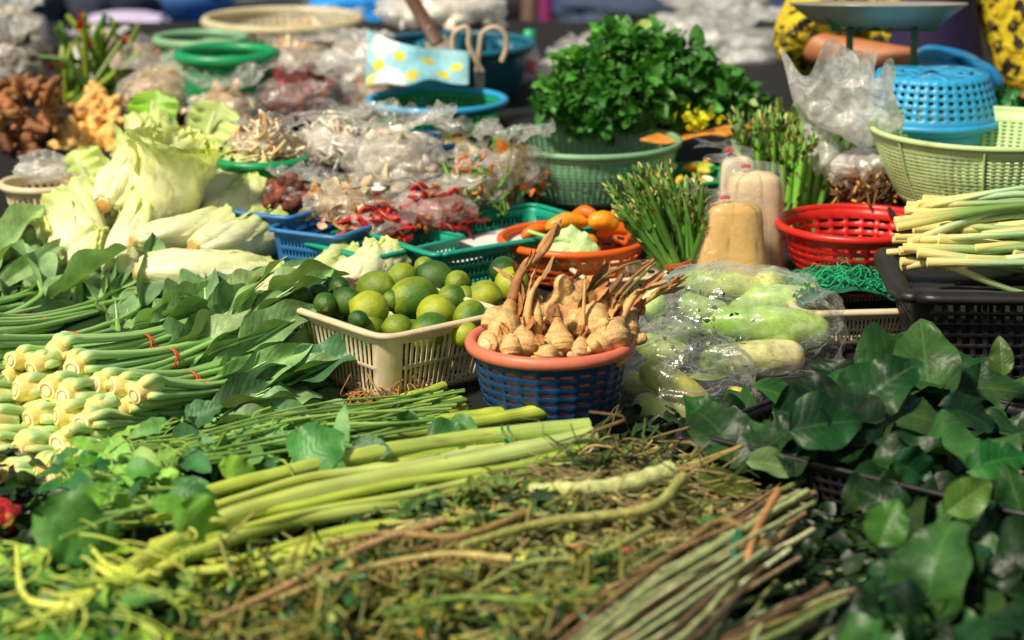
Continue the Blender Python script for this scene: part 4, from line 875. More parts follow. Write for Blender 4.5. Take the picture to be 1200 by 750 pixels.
def tray(px, py, Lm, Wm, h, rz, m, label, nx=20, ny=12, rows=3, flange=.010):
    p = rest(px, py, h); t = thing('plastic_tray', label, 'tray', p-np.array([0, 0, h]), rz)
    rect_basket(t, Lm, Wm, h, m, .86, nx, ny, rows, .4, .4, .12, .88, .02, .004, .002, flange=flange); return t, p
tray(333, 240, .16, .20, .10, -.5, M['p_tray'], 'small blue tray holding a brown bagged snack beside the cabbages', 14, 16, 4)
tray(388, 262, .16, .20, .10, -.5, M['p_tray'], 'second small blue tray beside the teal ones', 14, 16, 4)
tray(448, 280, .21, .25, .085, -.75, M['p_teal'], 'teal tray under the bagged red chillies', 16, 18, 4)
tt_, tp_ = tray(570, 268, .42, .26, .085, .62, M['p_teal'], 'long teal slotted tray with a folded white paper inside', 34, 22, 3, .012)
mb = MB(); X, Yy = np.meshgrid(np.linspace(-.15, .14, 30), np.linspace(-.06, .07, 16), indexing='xy'); P = np.stack([X, Yy, .022+.006*np.sin(X*20)+.004*sn(np.stack([X, Yy, X*0], -1), 40, 2)], -1)
mb.grid(P@rotz(.62).T, hx('#cfd2d0')); o = mb.build('paper_sheet', mat('paper', hx('#d8dad6'), .7, 20, .08, .3, 80), solid=.001); o.location = tuple(tp_-np.array([0, 0, .055])); tag(o, 'folded white paper lying in the long teal tray', 'paper')
tray(800, 205, .20, .20, .07, .5, M['p_green'], 'green slotted tray of yellow and green vegetables behind the leaning asparagus', 16, 16, 2)
g0 = rest(800, 200, .07)
for i in range(34):
    r = np.random.RandomState(40+i); c = [hx('#e6c040'), hx('#88b040'), hx('#e8e4c8'), hx('#d8902a')][r.randint(4)]; p = g0+np.array([r.uniform(-.085, .085), r.uniform(-.085, .085), r.uniform(-.05, .005)]); d = nrm(r.normal(size=3)*[1, 1, .3])*.02
    mb = MB(); mb.tube(curve([-d, d*.1+r.normal(size=3)*.003, d], 8), .009*np.array([.4, .8, 1, 1, 1, .9, .7, .3]), vary(c, .2, r), 9); o = mb.build('baby_vegetable', M['veg']); o.location = tuple(p); tag(o, 'small yellow, white or green baby vegetable in the green slotted tray', 'vegetable', 'baby vegetables in the green tray')
# orange basket
ot, op, orr = rbask(672, 280, 166, .075, 'round_basket', 'orange slotted round basket of orange squash blossoms and a pale leaf', M['p_orange'], n=26, rows=4, fu=.3, fv=.55, rim=.008)
SQ = [((612, 278), (648, 272), 8), ((640, 268), (690, 262), 10), ((690, 262), (725, 268), 12), ((700, 275), (738, 272), 9), ((615, 284), (650, 286), 8), ((655, 280), (700, 284), 9), ((670, 256), (700, 254), 8), ((712, 260), (735, 254), 7)]
for i, (a, b, rp) in enumerate(SQ):
    A, B = at(*a, op[1]-.03+.01*i), at(*b, op[1]+.0); r = rp*mpp(A); s = np.linspace(0, 1, 14); mb = MB()
    mb.tube(curve([A, (A+B)/2+[0, 0, .012], B], 14)-A, r*np.interp(s, [0, .1, .5, .9, 1], [.3, .8, 1, .7, .15]), hx('#ee9a1e') if i % 3 else hx('#e8701a'), 12); o = mb.build('squash', M['veg']); o.location = tuple(A)
    tag(o, ['thin orange squash at the far end of the orange basket', 'long orange squash across the back of the orange basket', 'fat orange squash nearest the leaning asparagus', 'orange squash on the shadow side under the fat one', 'small orange squash along the front rim of the orange basket', 'orange squash under the pale leaf', 'small squash on top at the back of the orange basket', 'smallest squash tucked under the asparagus tips'][i], 'squash', 'squashes in the orange basket')
mb = MB(); A = at(655, 284, op[1]-.11); leaf(mb, (0, 0, 0), (.7, -.25, -.05), (0, -.9, .7), .095, .085, 'heart', 1.0, -.2, .12, hx('#a9c28a'), 12, 14); mb.tube(np.array([[-.06, .03, .015], [-.02, .01, .008], [0.02, 0, .0]]), .004, hx('#9cbf6a'), 6)
o = mb.build('loose_leaf', M['leaf_matte']); o.location = tuple(A); tag(o, 'pale grey green leaf hanging over the rim of the orange basket', 'leaf')
# long green gourds and white radish near teal tray
for i, (a, b, Yc, rp, c, lab) in enumerate([((620, 226), (700, 240), 5.0, 9, '#6fa05c', 'long green stalk lying behind the orange basket'), ((650, 205), (735, 232), 5.05, 8, '#4f9466', 'green stem with a red tie above the orange basket'), ((660, 245), (700, 248), 4.9, 9, '#e6d2c4', 'pinkish white root between the trays and the orange basket'), ((632, 258), (668, 244), 4.85, 8, '#dfe0da', 'white radish lying against the long teal tray')]):
    A, B = at(*a, Yc), at(*b, Yc+.02); r = rp*mpp(A); mb = MB(); s = np.linspace(0, 1, 14); mb.tube(curve([A, (A+B)/2+[0, 0, .01], B], 14)-A, r*np.interp(s, [0, .1, .9, 1], [.5, 1, .8, .3]), hx(c), 10); o = mb.build('vegetable_stem', M['stem']); o.location = tuple(A); tag(o, lab, 'vegetable')
# leafy herb bunch
hp = at(762, 150, 5.15); t = thing('herb_bunch', 'big bushy bunch of dark green leafy herbs lying on the mint mesh basket', 'herbs', hp); rr = np.random.RandomState(31)
mb = MB(); ms = MB()
LOB = [(735, 62, 44, 30, .0), (690, 88, 40, 30, -.03), (662, 118, 32, 22, -.06), (790, 78, 46, 32, .02), (835, 104, 40, 24, .05), (745, 112, 60, 34, -.08), (872, 124, 26, 12, .06), (700, 140, 44, 18, -.05), (718, 42, 20, 12, .02), (765, 50, 24, 14, .05), (800, 132, 40, 18, -.02)]
for i in range(2100):
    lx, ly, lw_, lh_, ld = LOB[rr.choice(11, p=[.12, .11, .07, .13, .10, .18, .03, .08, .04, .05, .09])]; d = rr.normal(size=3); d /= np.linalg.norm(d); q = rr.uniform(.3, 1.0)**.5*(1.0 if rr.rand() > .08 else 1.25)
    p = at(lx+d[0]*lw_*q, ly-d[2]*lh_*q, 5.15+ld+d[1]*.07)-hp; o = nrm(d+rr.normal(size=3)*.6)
    c = mix(hx('#184a1e'), hx('#5aa038'), np.clip(.35*rr.rand()+.45*(q-.3)*max(d[2]-.3*d[0], 0)+.15, 0, 1)) if rr.rand() > .03 else hx('#a8c070')  # outer leaves toward the sunny upper left are painted lighter
    sz = rr.uniform(.02, .05); leaf(mb, p, o*[1, 1, .6]+np.array([0, -.2, .2]), rr.normal(size=3)+np.array([0, -.4, 1.0]), sz, sz*rr.uniform(.55, .9), ['heart', 'ovate'][rr.randint(2)], rr.uniform(-.2, 1.6), rr.uniform(0, .5), .16, vary(c, .2, rr), 4, 6)
for i in range(40):
    e = at(rr.uniform(680, 840), rr.uniform(70, 150), 5.15+rr.uniform(-.08, .08))-hp; b = at(rr.uniform(800, 895), rr.uniform(120, 150), 5.2)-hp
    ms.tube(curve([b, (b+e)/2+rr.normal(size=3)*.01, e], 8), .0025, vary(hx('#3f7a34'), .2, rr), 5)
mb.build('leaves', M['herb'], t); ms.build('stems', M['stem'], t)
A = at(818, 158, 5.0); mb = MB(); X, Yy = np.meshgrid(np.linspace(-.10, .09, 20), np.linspace(-.05, .07, 12), indexing='xy'); mb.grid(np.stack([X+Yy*.6, Yy, .01*np.sin(X*30)], -1), hx('#d08a34'))
o = mb.build('cardboard_sheet', M['dry'], solid=.004); o.location = tuple(A); tag(o, 'orange brown cardboard sheet below the herb bunch', 'cardboard')
t = thing('yellow_flower', 'yellow flowering sprig on the orange cardboard', 'flower', at(818, 140, 4.98)); mb = MB()
for i in range(40): leaf(mb, rr.normal(size=3)*[.02, .01, .01], rr.normal(size=3), rr.normal(size=3), .02, .014, 'ovate', .5, .3, .1, vary(hx('#c8c828'), .2, rr), 3, 4)
mb.build('petals', M['herb'], t)
# bags of dry goods
CR = [hx('#ecd0a4'), hx('#dcb888'), hx('#f0e2c8'), hx('#c89860')]; RD = [hx('#7a2a26'), hx('#4e1c20'), hx('#a24a3a')]; CH = [hx('#b81e14'), hx('#d0301c'), hx('#7a1810'), hx('#c8762c')]
GO = [hx('#5a8a34'), hx('#d8702a'), hx('#c8c088'), hx('#2f5a28')]; WT = [hx('#f0e6d8'), hx('#e0cfb8'), hx('#f4eee4')]
BG = [ # px, base py, w, h, kind, cols, film, label, band, Y offset h
 (190, 142, 100, 76, 'chip', CR, 'film', 'clear bag of pale dried chips behind the cabbage heap', 0),
 (340, 96, 100, 56, 'piece', CR, 'film', 'bag of cream dried pieces beside the deep green basin', 0),
 (352, 150, 130, 84, 'bulb', RD, 'film', 'bag of dark red shallots in the middle of the bagged goods', 0),
 (262, 168, 92, 80, 'chip', CR, 'film', 'bag of broken chips between the cabbages and the shallots', 0),
 (312, 190, 88, 50, 'noodle', CR, 'film', 'bag of pale noodles in the bright green basin', .11),
 (418, 100, 84, 60, 'piece', WT, 'filmw', 'milky bag with pinkish white pieces under the patterned packet', 0),
 (398, 200, 110, 72, 'noodle', WT, 'film', 'bag of white noodles before the patterned packet', .05),
 (462, 232, 118, 104, 'piece', WT, 'film', 'tall crinkled bag of white pieces above the red chillies', .05),
 (404, 262, 90, 56, 'chip', CR, 'film', 'bag of cream crackers in the second blue tray', .07),
 (340, 244, 62, 44, 'bulb', [hx('#7a3a28'), hx('#5a2c20')], 'film', 'bag of brown sweets in the small blue tray', .07),
 (440, 280, 92, 50, 'chilli', CH, 'film', 'low bag of red chillies in the teal tray', .05),
 (506, 268, 100, 56, 'chilli', CH, 'film', 'bag of red chillies by the corner of the long teal tray', .05),
 (552, 248, 96, 66, 'noodle', GO, 'film', 'bag of green and orange shreds above the long teal tray', .03),
 (596, 232, 90, 84, 'chip', GO, 'film', 'clear bag with a few orange and green slices before the mint basket', .03),
 (160, 100, 70, 56, 'chip', CR, 'film', 'small bag beside the upright green flower stalks', 0),
 (22, 118, 60, 92, 'piece', [hx('#7a5434'), hx('#4a2c1a')], 'filmw', 'white topped bag of brown roots in the far corner', 0),
 (370, 64, 100, 50, 'piece', CR, 'film', 'bag of golden pieces before the wide beige basket', 0),
 (520, 38, 150, 64, 'piece', WT, 'filmw', 'puffy white bag in the dark teal tub', .1),
 (225, 128, 90, 50, 'chip', CR, 'film', 'clear bag between the deep green basin and the pale chips', 0),
 (120, 96, 80, 60, 'piece', WT, 'filmw', 'pale bag behind the golden roots', 0),
 (440, 140, 96, 60, 'chip', CR, 'film', 'bag of broken biscuits in front of the light blue rimmed basket', 0),
 (282, 140, 76, 40, 'noodle', CR, 'film', 'tangled noodle bag before the deep green basin', 0),
 (545, 205, 80, 60, 'chip', GO, 'film', 'bag of mixed greens behind the orange shreds', 0),
 (20, 66, 80, 70, 'piece', WT, 'filmw', 'milky white bag in the far corner above the brown roots', 0),
 (662, 96, 70, 40, None, None, 'filmw', 'flat milky bag behind the water bottle', 0)]
for i, (px, py, w, h, kind, cols, film, lab, hh) in enumerate(BG):
    b = rest(px, py, .012+hh); produce_bag('produce_bag', lab, 'bag', b, w, h, kind, cols, film, n=130 if kind != 'piece' else 80, rough=.16, lean=(R.uniform(-.02, .02), R.uniform(-.02, .02)), fill=.85, seed=60+i, depth=.75, group='bagged dry goods', flare=.75)
# patterned packet
A = at(490, 74, 5.50); mb = MB(); X, Z = np.meshgrid(np.linspace(-1, 1, 60), np.linspace(-1, 1, 34), indexing='xy'); k = mpp(A)
P = np.stack([X*60*k, -.03*Z*0+.03*np.cos(X*1.5)*-1, Z*21*k*(1-.35*X)-.01*X], -1); P[..., 1] += .05*Z+.035*sn(P, 30, 3); P[..., 2] += .008*sn(P, 60, 5)
dots = np.zeros(X.shape); 
for (a, b) in [(-.75, -.2), (-.35, .45), (-.1, -.6), (.2, .3), (.5, -.5), (-.85, -.8), (.75, .1)]: dots = np.maximum(dots, (np.hypot((X-a)*2.2, Z-b) < .28)*1.)
cc = hx('#8cc4d2')*(1+.3*sn(P, 50, 8))[..., None]; cc = np.where(dots[..., None] > 0, hx('#d4c84a'), cc); cc = np.where((sn(P, 26, 11)[..., None] > .6), hx('#d8e4e6'), cc)
mb.grid(P, cc.reshape(-1, 3)); o = mb.build('patterned_packet', M['veg'], solid=.003); o.location = tuple(A); tag(o, 'turquoise plastic packet with yellow dots on the bagged goods', 'packet')
# cleaver handle
A, B = at(480, -6, 5.9), at(512, 50, 5.75); t = thing('cleaver', 'dark wooden handled blade leaning above the patterned packet', 'knife', B); d = nrm(A-B); sd = np.array([1, 0, .25]); sd = nrm(sd-d*(sd@d)); nn = np.cross(d, sd); Mx = np.stack([sd, nn, d], 1); L = np.linalg.norm(A-B)
mb = MB(); mb.box((A-B)*.6, (.036, .018, L*1.3), M=Mx); mb.build('handle', mat('dark_wood', hx('#4e2e18'), .5, 30, .3, .2), t, bevel=.005)
mb = MB(); mb.box(-d*.05, (.06, .003, .13), M=Mx); mb.build('blade', M['steel'], t)
mb = MB()
for q in (.25, .9): mb.ball(lambda D: (A-B)*q-nn*.010*np.sign(nn[1])+D*.005, 8, 6)
mb.build('rivet', M['steel'], t)
# scissors
S0 = at(562, 84, 5.55); k = mpp(S0); t = thing('scissors', 'beige handled scissors standing handles up in the light blue rimmed basket', 'scissors', S0)
for sx, dx in ((-1, 531), (1, 590)):
    mb = MB(); g = np.linspace(0, 2*PI, 30); loop = []
    pts = [(562-3*-sx*-1, 84), (556+sx*4+sx*2, 55), (556+sx*8+2, 38), (562+sx*18, 32), (562+sx*30, 40), (562+sx*31, 58), (562+sx*26, 72)]
    pa = curve([at(x, y, 5.55+.005*sx)-S0 for x, y in pts], 30); mb.tube(pa, .0065, hx('#c8b096'), 8); mb.build('handle', M['veg'], t)
    mb = MB(); mb.box((sx*.004, .0, -.06), (.012, .003, .13), M=rotY(.06*sx)); mb.build('blade', M['steel'], t)
# bottle
bo = rest(616, 100, .0); k = mpp(bo); t = thing('water_bottle', 'clear water bottle with a green cap leaning back by the herb bunch', 'bottle', bo, 0)
t.rotation_euler = (-.25, .08, 0); g = np.linspace(0, 2*PI, 33)
def lathe(prof, col=(1, 1, 1)): return np.stack([np.stack([r*np.cos(g), r*np.sin(g), 0*g+z], -1) for r, z in prof])
mb = MB(); mb.grid(lathe([(.001, 0), (.028, .002), (.031, .01), (.030, .03), (.031, .05), (.030, .07), (.031, .085), (.024, .10), (.013, .118), (.012, .128)])); mb.build('bottle_body', M['film_tight'], t)
mb = MB(); mb.grid(lathe([(.0315, .035), (.0318, .065)]), hx('#d8706a')); mb.build('wrapper', M['veg'], t)
mb = MB(); mb.grid(lathe([(.0155, .118), (.016, .142), (.013, .146), (.001, .1465)]), hx('#1fb07a')); mb.build('cap', M['veg'], t)
# upright green stalks with red flowers (far left)
fp = rest(108, 122, .0); t = thing('flower_stalk_bunch', 'upright bunch of thick green stalks with red buds behind the golden roots', 'stalks', fp)
for i in range(26):
    tip = at(rr.uniform(42, 175), rr.uniform(14, 70), fp[1]+rr.uniform(-.05, .1))-fp; b = np.array([rr.uniform(-.09, .09), rr.uniform(-.04, .06), rr.uniform(-.03, .02)]); m = (b+tip)/2+rr.normal(size=3)*.02
    mb = MB(); mb.tube(curve([b, m, tip], 10), rr.uniform(.008, .014)*np.linspace(1, .6, 10), vary(mix(hx('#3c6a22'), hx('#8a9a30'), rr.rand()), .25, rr), 7); mb.build('stalk', M['stem'], t)
    if i % 7 == 0:
        mb = MB(); q0 = tip*.9; 
        for j in range(7): leaf(mb, q0, rr.normal(size=3)+[0, 0, .5], rr.normal(size=3), .03, .02, 'ovate', .5, .4, .1, vary(hx('#b8201c'), .2, rr), 3, 4)
        mb.build('bud', M['herb'], t)
# golden and brown rhizomes
def rhizome(name, label, group, px, py, Yc, L, r, col, seed):
    q = np.random.RandomState(seed); A = at(px, py, Yc); mb = MB(); d = nrm(q.normal(size=3)*[1, .6, .9]); s = np.linspace(0, 1, 14)
    pa = curve([-d*L/2, q.normal(size=3)*.008, d*L/2], 14); mb.tube(pa, r*np.interp(s, [0, .1, .9, 1], [.5, 1, .9, .4])*(1+.1*np.sin(s*25)), col, 10)
    for j in range(3): kk = pa[q.randint(2, 11)]; dd = nrm(q.normal(size=3)); mb.tube(np.array([kk, kk+dd*r*1.4, kk+dd*r*2.3]), r*np.array([.8, .8, .4]), vary(col, .1, q), 8)
    o = mb.build(name, M['root']); o.location = tuple(A); tag(o, label, 'root', group)
for i in range(46):
    y = rr.uniform(110, 222); rhizome('galangal_root', 'golden knobbly rhizome in the tall heap under the red budded stalks', 'golden rhizomes in a heap', 108+rr.uniform(-38, 40)*(.5+(y-100)/180), y, 5.35+(222-y)*.0022-.1, rr.uniform(.04, .07), rr.uniform(.012, .018), vary(hx('#ecbc6c'), .15, rr), 800+i)
for i in range(40):
    rhizome('ginger_root', 'brown rhizome in the far corner heap beside the golden ones', 'brown rhizomes in the far corner', rr.uniform(-10, 62), rr.uniform(100, 190), 5.45-rr.uniform(0, .2), rr.uniform(.04, .08), rr.uniform(.010, .017), vary(mix(hx('#b07a48'), hx('#6a3c20'), rr.rand()), .2, rr), 900+i)
rbask(50, 215, 90, .07, 'round_basket', 'small cream basket with a white bag at its mouth beside the lettuce', M['p_cream'], n=30, rows=2, fu=.5, fv=.3)
produce_bag('produce_bag', 'puffed white bag sitting in the small cream basket beside the lettuce', 'bag', rest(50, 212, .07), 64, 30, None, None, 'filmw', seed=9, group=None, neck=False)
# ================================================================== BEYOND THE STALL
def block(name, label, cat, px, py, Yc, sz, m, rz=0, slats=True):
    p = at(px, py, Yc); t = thing(name, label, cat, (p[0], p[1], p[2]-sz[2]), rz); rect_basket(t, sz[0], sz[1], sz[2], m, .92, 14, 10, 3, .4, .5, .15, .85, .03, .012, .004, flange=.02); return t
CL2 = mat('slate_cloth', hx('#2c4a78'), .85, 6, .5, .5, 90)
t = thing('market_table', 'second dark market table beyond the stall with crates and bags', 'table', (0, 9.9, -.75)); mb = MB(); mb.box((0, 0, .60), (9, 4.2, .05)); mb.build('tabletop', CL2, t)
for x in (-4, 0, 4):
    for y in (-1.9, 1.9): mb = MB(); mb.box((x, y, .3), (.08, .08, .6)); mb.build('leg', M['cloth'], t)
rr = np.random.RandomState(5)
for i, (px, py, Yc, w, hh, col, lab) in enumerate([(95, 14, 9.2, 130, 40, '#1a2238', 'dark navy folded tarpaulin behind the flower stalks'), (150, 36, 8.2, 90, 30, '#c0b4d8', 'lilac white sack behind the upright green stalks'), (205, 8, 9.6, 110, 44, '#2c5a98', 'blue tarpaulin bundle behind the mint basin'), (25, 2, 9.0, 90, 30, '#2c2a30', 'dark sack in the far corner'),
        (320, -14, 10.2, 140, 30, '#c8b8a0', 'beige sack beyond the wide beige basket'), (425, 6, 9.4, 110, 38, '#1c8ce0', 'bright blue tarpaulin beyond the cleaver'), (585, 8, 9.6, 60, 50, '#221a24', 'dark sack beyond the puffy white bag'), (720, 12, 10, 120, 26, '#3a4862', 'slate blue cloth pile in the far stall'),
        (700, 50, 8.8, 90, 30, '#202834', 'dark cloth pile beyond the herb bunch'), (760, 46, 9.6, 70, 20, '#8fa8c4', 'pale blue bundle beyond the herb bunch'), (845, 8, 10, 90, 40, '#b8a89c', 'beige pink sack near the yellow shirt'), (800, -20, 10.5, 120, 24, '#28303c', 'dark sack high at the back of the far stall')]):
    A = at(px, py, Yc); k = mpp(A); mb = MB(); mb.ball(lambda D: np.sign(D)*np.abs(D)**.7*np.array([w*k/2*1.1, .2, hh*k/2*1.3])*(1+.12*sn(D, 4, i)+.06*sn(D, 11, i+3))[..., None], 40, 26, hx(col)); o = mb.build('sack', M['dry']); o.location = tuple(A); tag(o, lab, 'sack')
block('plastic_crate', 'dark crate beyond the herb bunch, nearer the purple post', 'crate', 700, 22, 9.8, (.38, .3, .17), mat('crate_slate', hx('#384258'), .5))
block('plastic_crate', 'dark crate beyond the herb bunch, nearer the seller', 'crate', 765, 12, 9.8, (.38, .3, .22), mat('crate_dark', hx('#262c3a'), .5))
block('plastic_crate', 'blue crate behind the wide beige basket', 'crate', 170, 20, 10.3, (.5, .3, .2), M['p_blue'])
mb = MB(); A = at(640, 40, 9.0); mb.tube(np.array([[0, 0, -.75-A[2]], [0, 0, 0], [0, 0, 1.6]])+0, .028, hx('#8c2a66'), 14); o = mb.build('post', M['veg']); o.location = tuple(A); tag(o, 'purple pink post standing beyond the water bottle', 'post')
mb = MB(); A = at(615, 30, 9.3); mb.tube(np.array([[0, 0, -.75-A[2]], [.02, 0, 0], [0.1, 0, 1.6]]), .035, hx('#6e5648'), 10); o = mb.build('post', M['dry']); o.location = tuple(A); tag(o, 'brown wooden post next to the purple one', 'post')
for i, (px, py, w, h, Yc) in enumerate([(812, 66, 90, 74, 6.8), (866, 96, 110, 84, 6.4), (800, 92, 80, 46, 6.3), (850, 30, 60, 50, 7.4), (690, 86, 80, 40, 6.3)]):
    p = at(px, py, Yc); produce_bag('produce_bag', ['white carrier bag standing behind the herb bunch', 'large white carrier bag next to the yellow sleeve', 'small white carrier bag behind the top of the herb bunch', 'white carrier bag farthest back beside the yellow shirt', 'small white bag behind the bottle'][i], 'bag', p, w, h, 'piece', [hx('#e4ecf6'), hx('#f4f6fa')], 'filmw', 30, seed=150+i, group=None, flare=.8, rough=.2)
t = thing('foam_box', 'grey box under the white carrier bags behind the herb bunch', 'box', at(860, 100, 6.5)-np.array([0, 0, .14])); mb = MB(); mb.box((0, 0, .07), (.36, .25, .13)); mb.build('body', mat('grey_box', hx('#5a6470'), .6), t, bevel=.01); mb = MB(); mb.box((0, 0, .145), (.38, .27, .02)); mb.build('lid', mat('grey_lid', hx('#8a94a0'), .6), t, bevel=.006)
t = thing('tarpaulin_screen', 'hanging blue and grey tarpaulin closing off the far stall', 'tarpaulin', (0, 13.5, -.75)); mb = MB(); X, Z = np.meshgrid(np.linspace(-6, 6, 160), np.linspace(0, 3, 20), indexing='xy'); mb.grid(np.stack([X, .12*np.sin(X*7)+.08*np.sin(X*17), Z], -1), hx('#2a4c74')); mb.build('sheet', M['dry'], t)
# ================================================================== SELLER
def skin_body(name, edges, verts, radii, m, parent, loc, sub=2):
    me = bpy.data.meshes.new(name); me.from_pydata([tuple(v) for v in verts], edges, []); o = bpy.data.objects.new(name, me); C.objects.link(o); o.parent = parent
    x = o.modifiers.new('skin', 'SKIN'); x.use_smooth_shade = True
    for i, r in enumerate(radii): me.skin_vertices[0].data[i].radius = r if hasattr(r, '__len__') else (r, r)
    me.skin_vertices[0].data[0].use_root = True
    y = o.modifiers.new('sub', 'SUBSURF'); y.levels = y.render_levels = sub; me.materials.append(m); return o
def flower_cloth():
    m, nt, N, K = nodes('yellow_shirt'); out = N('OutputMaterial'); b = N('BsdfPrincipled'); b.inputs['Roughness'].default_value = .8; tc = N('TexCoord'); vo = N('TexVoronoi'); vo.inputs['Scale'].default_value = 27; vo.inputs['Randomness'].default_value = .8
    nz = N('TexNoise'); nz.inputs['Scale'].default_value = 60; ad = N('MixRGB'); ad.inputs[0].default_value = .05; K(tc.outputs['Object'], ad.inputs[1]); K(nz.outputs['Color'], ad.inputs[2]); K(tc.outputs['Object'], nz.inputs['Vector']); K(ad.outputs[0], vo.inputs['Vector'])
    mt = N('Math'); mt.operation = 'LESS_THAN'; mt.inputs[1].default_value = .40; K(vo.outputs['Distance'], mt.inputs[0]); mx = N('MixRGB'); mx.inputs[1].default_value = (*hx('#d8bc20'), 1); mx.inputs[2].default_value = (*hx('#2a2418'), 1); K(mt.outputs[0], mx.inputs[0]); K(mx.outputs[0], b.inputs['Base Color']); n9 = N('TexNoise'); n9.inputs['Scale'].default_value = 14; n9.inputs['Distortion'].default_value = 1.5; K(tc.outputs['Object'], n9.inputs['Vector']); b9 = N('Bump'); b9.inputs['Distance'].default_value = .03; K(n9.outputs[0], b9.inputs['Height']); K(b9.outputs[0], b.inputs['Normal']); K(b.outputs[0], out.inputs[0]); return m
SKIN = mat('skin', hx('#b5744a'), .5, 60, .08, .1, 150, sss=.1); GLV = mat('rubber_glove', hx('#1f86c4'), .38, 30, .15, .3, 60); APR = mat('purple_apron', hx('#2a1c4c'), .8, 30, .2, .3, 200); SHIRT = flower_cloth(); HAIR = mat('black_hair', hx('#141010'), .5, 80, .3, .3, 200)
sx0, sy0 = .93, 5.62; root = thing('person', 'seller in yellow flower printed shirt, purple apron and blue rubber glove, arm reaching across', 'person', (sx0+.05, sy0, -.75))
O = np.array([sx0+.05, sy0, -.75]); elb = at(945, 58, 5.42)-O; wr = at(1098, 74, 5.30)-O; hand = at(1150, 78, 5.27)-O; shR = np.array([-.20, .0, 1.30]); shL = np.array([.20, .0, 1.30])
elb2 = np.array([.30, -.06, 1.02]); wr2 = np.array([.24, -.28, .98])
V = [(0, 0, .88), (0, 0, 1.05), (0, .0, 1.22), (0, .01, 1.34), (0, -.02, 1.42), (0, -.05, 1.50), (0, -.06, 1.60), tuple(shR), tuple(elb), tuple(wr), tuple(shL), tuple(elb2), tuple(wr2), (-.09, 0, .80), (-.10, -.01, .45), (-.10, .02, .06), (.09, 0, .80), (.10, -.01, .45), (.10, .02, .06), (-.10, -.12, .03), (.10, -.12, .03)]
E = [(0, 1), (1, 2), (2, 3), (3, 4), (4, 5), (5, 6), (3, 7), (7, 8), (8, 9), (3, 10), (10, 11), (11, 12), (0, 13), (13, 14), (14, 15), (15, 19), (0, 16), (16, 17), (17, 18), (18, 20)]
Rr = [(.15, .11), (.14, .10), (.15, .11), (.11, .08), (.052, .052), (.075, .085), (.07, .08), .060, .050, .027, .060, .045, .031, .085, .06, .045, .085, .06, .045, .035, .035]
skin_body('body', E, V, Rr, SKIN, root, None)
Vs = [(0, 0, .84), (0, 0, 1.05), (0, 0, 1.22), (0, .01, 1.35), tuple(shR), tuple(mix(shR, elb, .9)), tuple(elb*.9+wr*.1), tuple(shL), tuple(elb2)]
skin_body('shirt', [(0, 1), (1, 2), (2, 3), (3, 4), (4, 5), (5, 6), (3, 7), (7, 8)], Vs, [(.17, .13), (.16, .12), (.17, .13), (.10, .085), .085, .11, .095, .085, .08], SHIRT, root, None)
mb = MB(); X, Z = np.meshgrid(np.linspace(-1, 1, 20), np.linspace(.30, 1.32, 24), indexing='xy'); W_ = np.interp(Z, [.3, .95, 1.05, 1.32], [.2, .19, .14, .09]); mb.grid(np.stack([X*W_+.03, -.155-.0*Z+.07*X**2, Z], -1), hx('#2a1c4c')); mb.build('apron', APR, root, solid=.004)
mb = MB(); mb.tube(np.array([(-.09, 0, .84), (-.10, -.01, .45), (-.10, .02, .1)]), [.11, .085, .07], k=16); mb.tube(np.array([(.09, 0, .84), (.10, -.01, .45), (.10, .02, .1)]), [.11, .085, .07], k=16); mb.build('trousers', APR, root)
hc = np.array([0, -.055, 1.585]); mb = MB()
def headf(D): P = D*np.array([.073, .088, .108]); P = P*(1-.14*np.clip(-D[..., 2:], 0, 1)**2); P[..., 1] -= .022*np.exp(-((D[..., 0]/.16)**2+((D[..., 2]+.12)/.22)**2))*(D[..., 1] < 0); return hc+P
mb.ball(headf, 32, 24); 
for s_ in (-1, 1): mb.ball(lambda D: hc+np.array([s_*.075, .005, -.005])+D*[.010, .018, .030], 10, 8)
mb.build('face', SKIN, root)
mb = MB()
for s_ in (-1, 1): mb.ball(lambda D: hc+np.array([s_*.028, -.078, .004])+D*[.012, .006, .006], 10, 8)
mb.tube(np.array([hc+[-.02, -.079, -.052], hc+[0, -.084, -.054], hc+[.02, -.079, -.052]]), .004, k=6); mb.build('eyes_and_mouth', HAIR, root)
mb = MB(); mb.ball(lambda D: hc+np.array([0, .022, .022])+D*[.084, .090, .106]*(1+.03*sn(D, 14, 2))[..., None], 30, 22); mb.ball(lambda D: hc+np.array([0, .12, .03])+D*.045, 16, 12); mb.build('hair', HAIR, root)
# gloved hand resting, fingers curled down and forward
def glove(wrp, hp_, parent, side):
    d = nrm(hp_-wrp); upv = np.array([0, .1, 1.]); s = nrm(np.cross(d, upv)); u2 = np.cross(s, d)
    V = [wrp-d*.06, wrp+d*.005, wrp+d*.045, wrp+d*.085]; E = [(0, 1), (1, 2), (2, 3)]; Rr = [(.046, .046), (.044, .042), (.052, .040), (.050, .034)]
    for j, (o, L) in enumerate(((-.033, .066), (-.011, .076), (.011, .070), (.032, .056))):
        b = wrp+d*.090+s*o; V += [b, b+d*L*.42-u2*.008, b+d*L*.70-u2*.030, b+d*L*.78-u2*.055]; n = len(V); E += [(3, n-4), (n-4, n-3), (n-3, n-2), (n-2, n-1)]; Rr += [.015, .014, .013, .010]
    b = wrp+d*.03+s*.034; V += [b, b+d*.03+s*.022-u2*.012, b+d*.055+s*.026-u2*.026]; n = len(V); E += [(1, n-3), (n-3, n-2), (n-2, n-1)]; Rr += [.016, .012, .0095]
    skin_body('glove', E, V, Rr, GLV, parent, None)
glove(wr, hand, root, -1); glove(wr2, wr2+np.array([-.1, -.05, -.03]), root, 1)
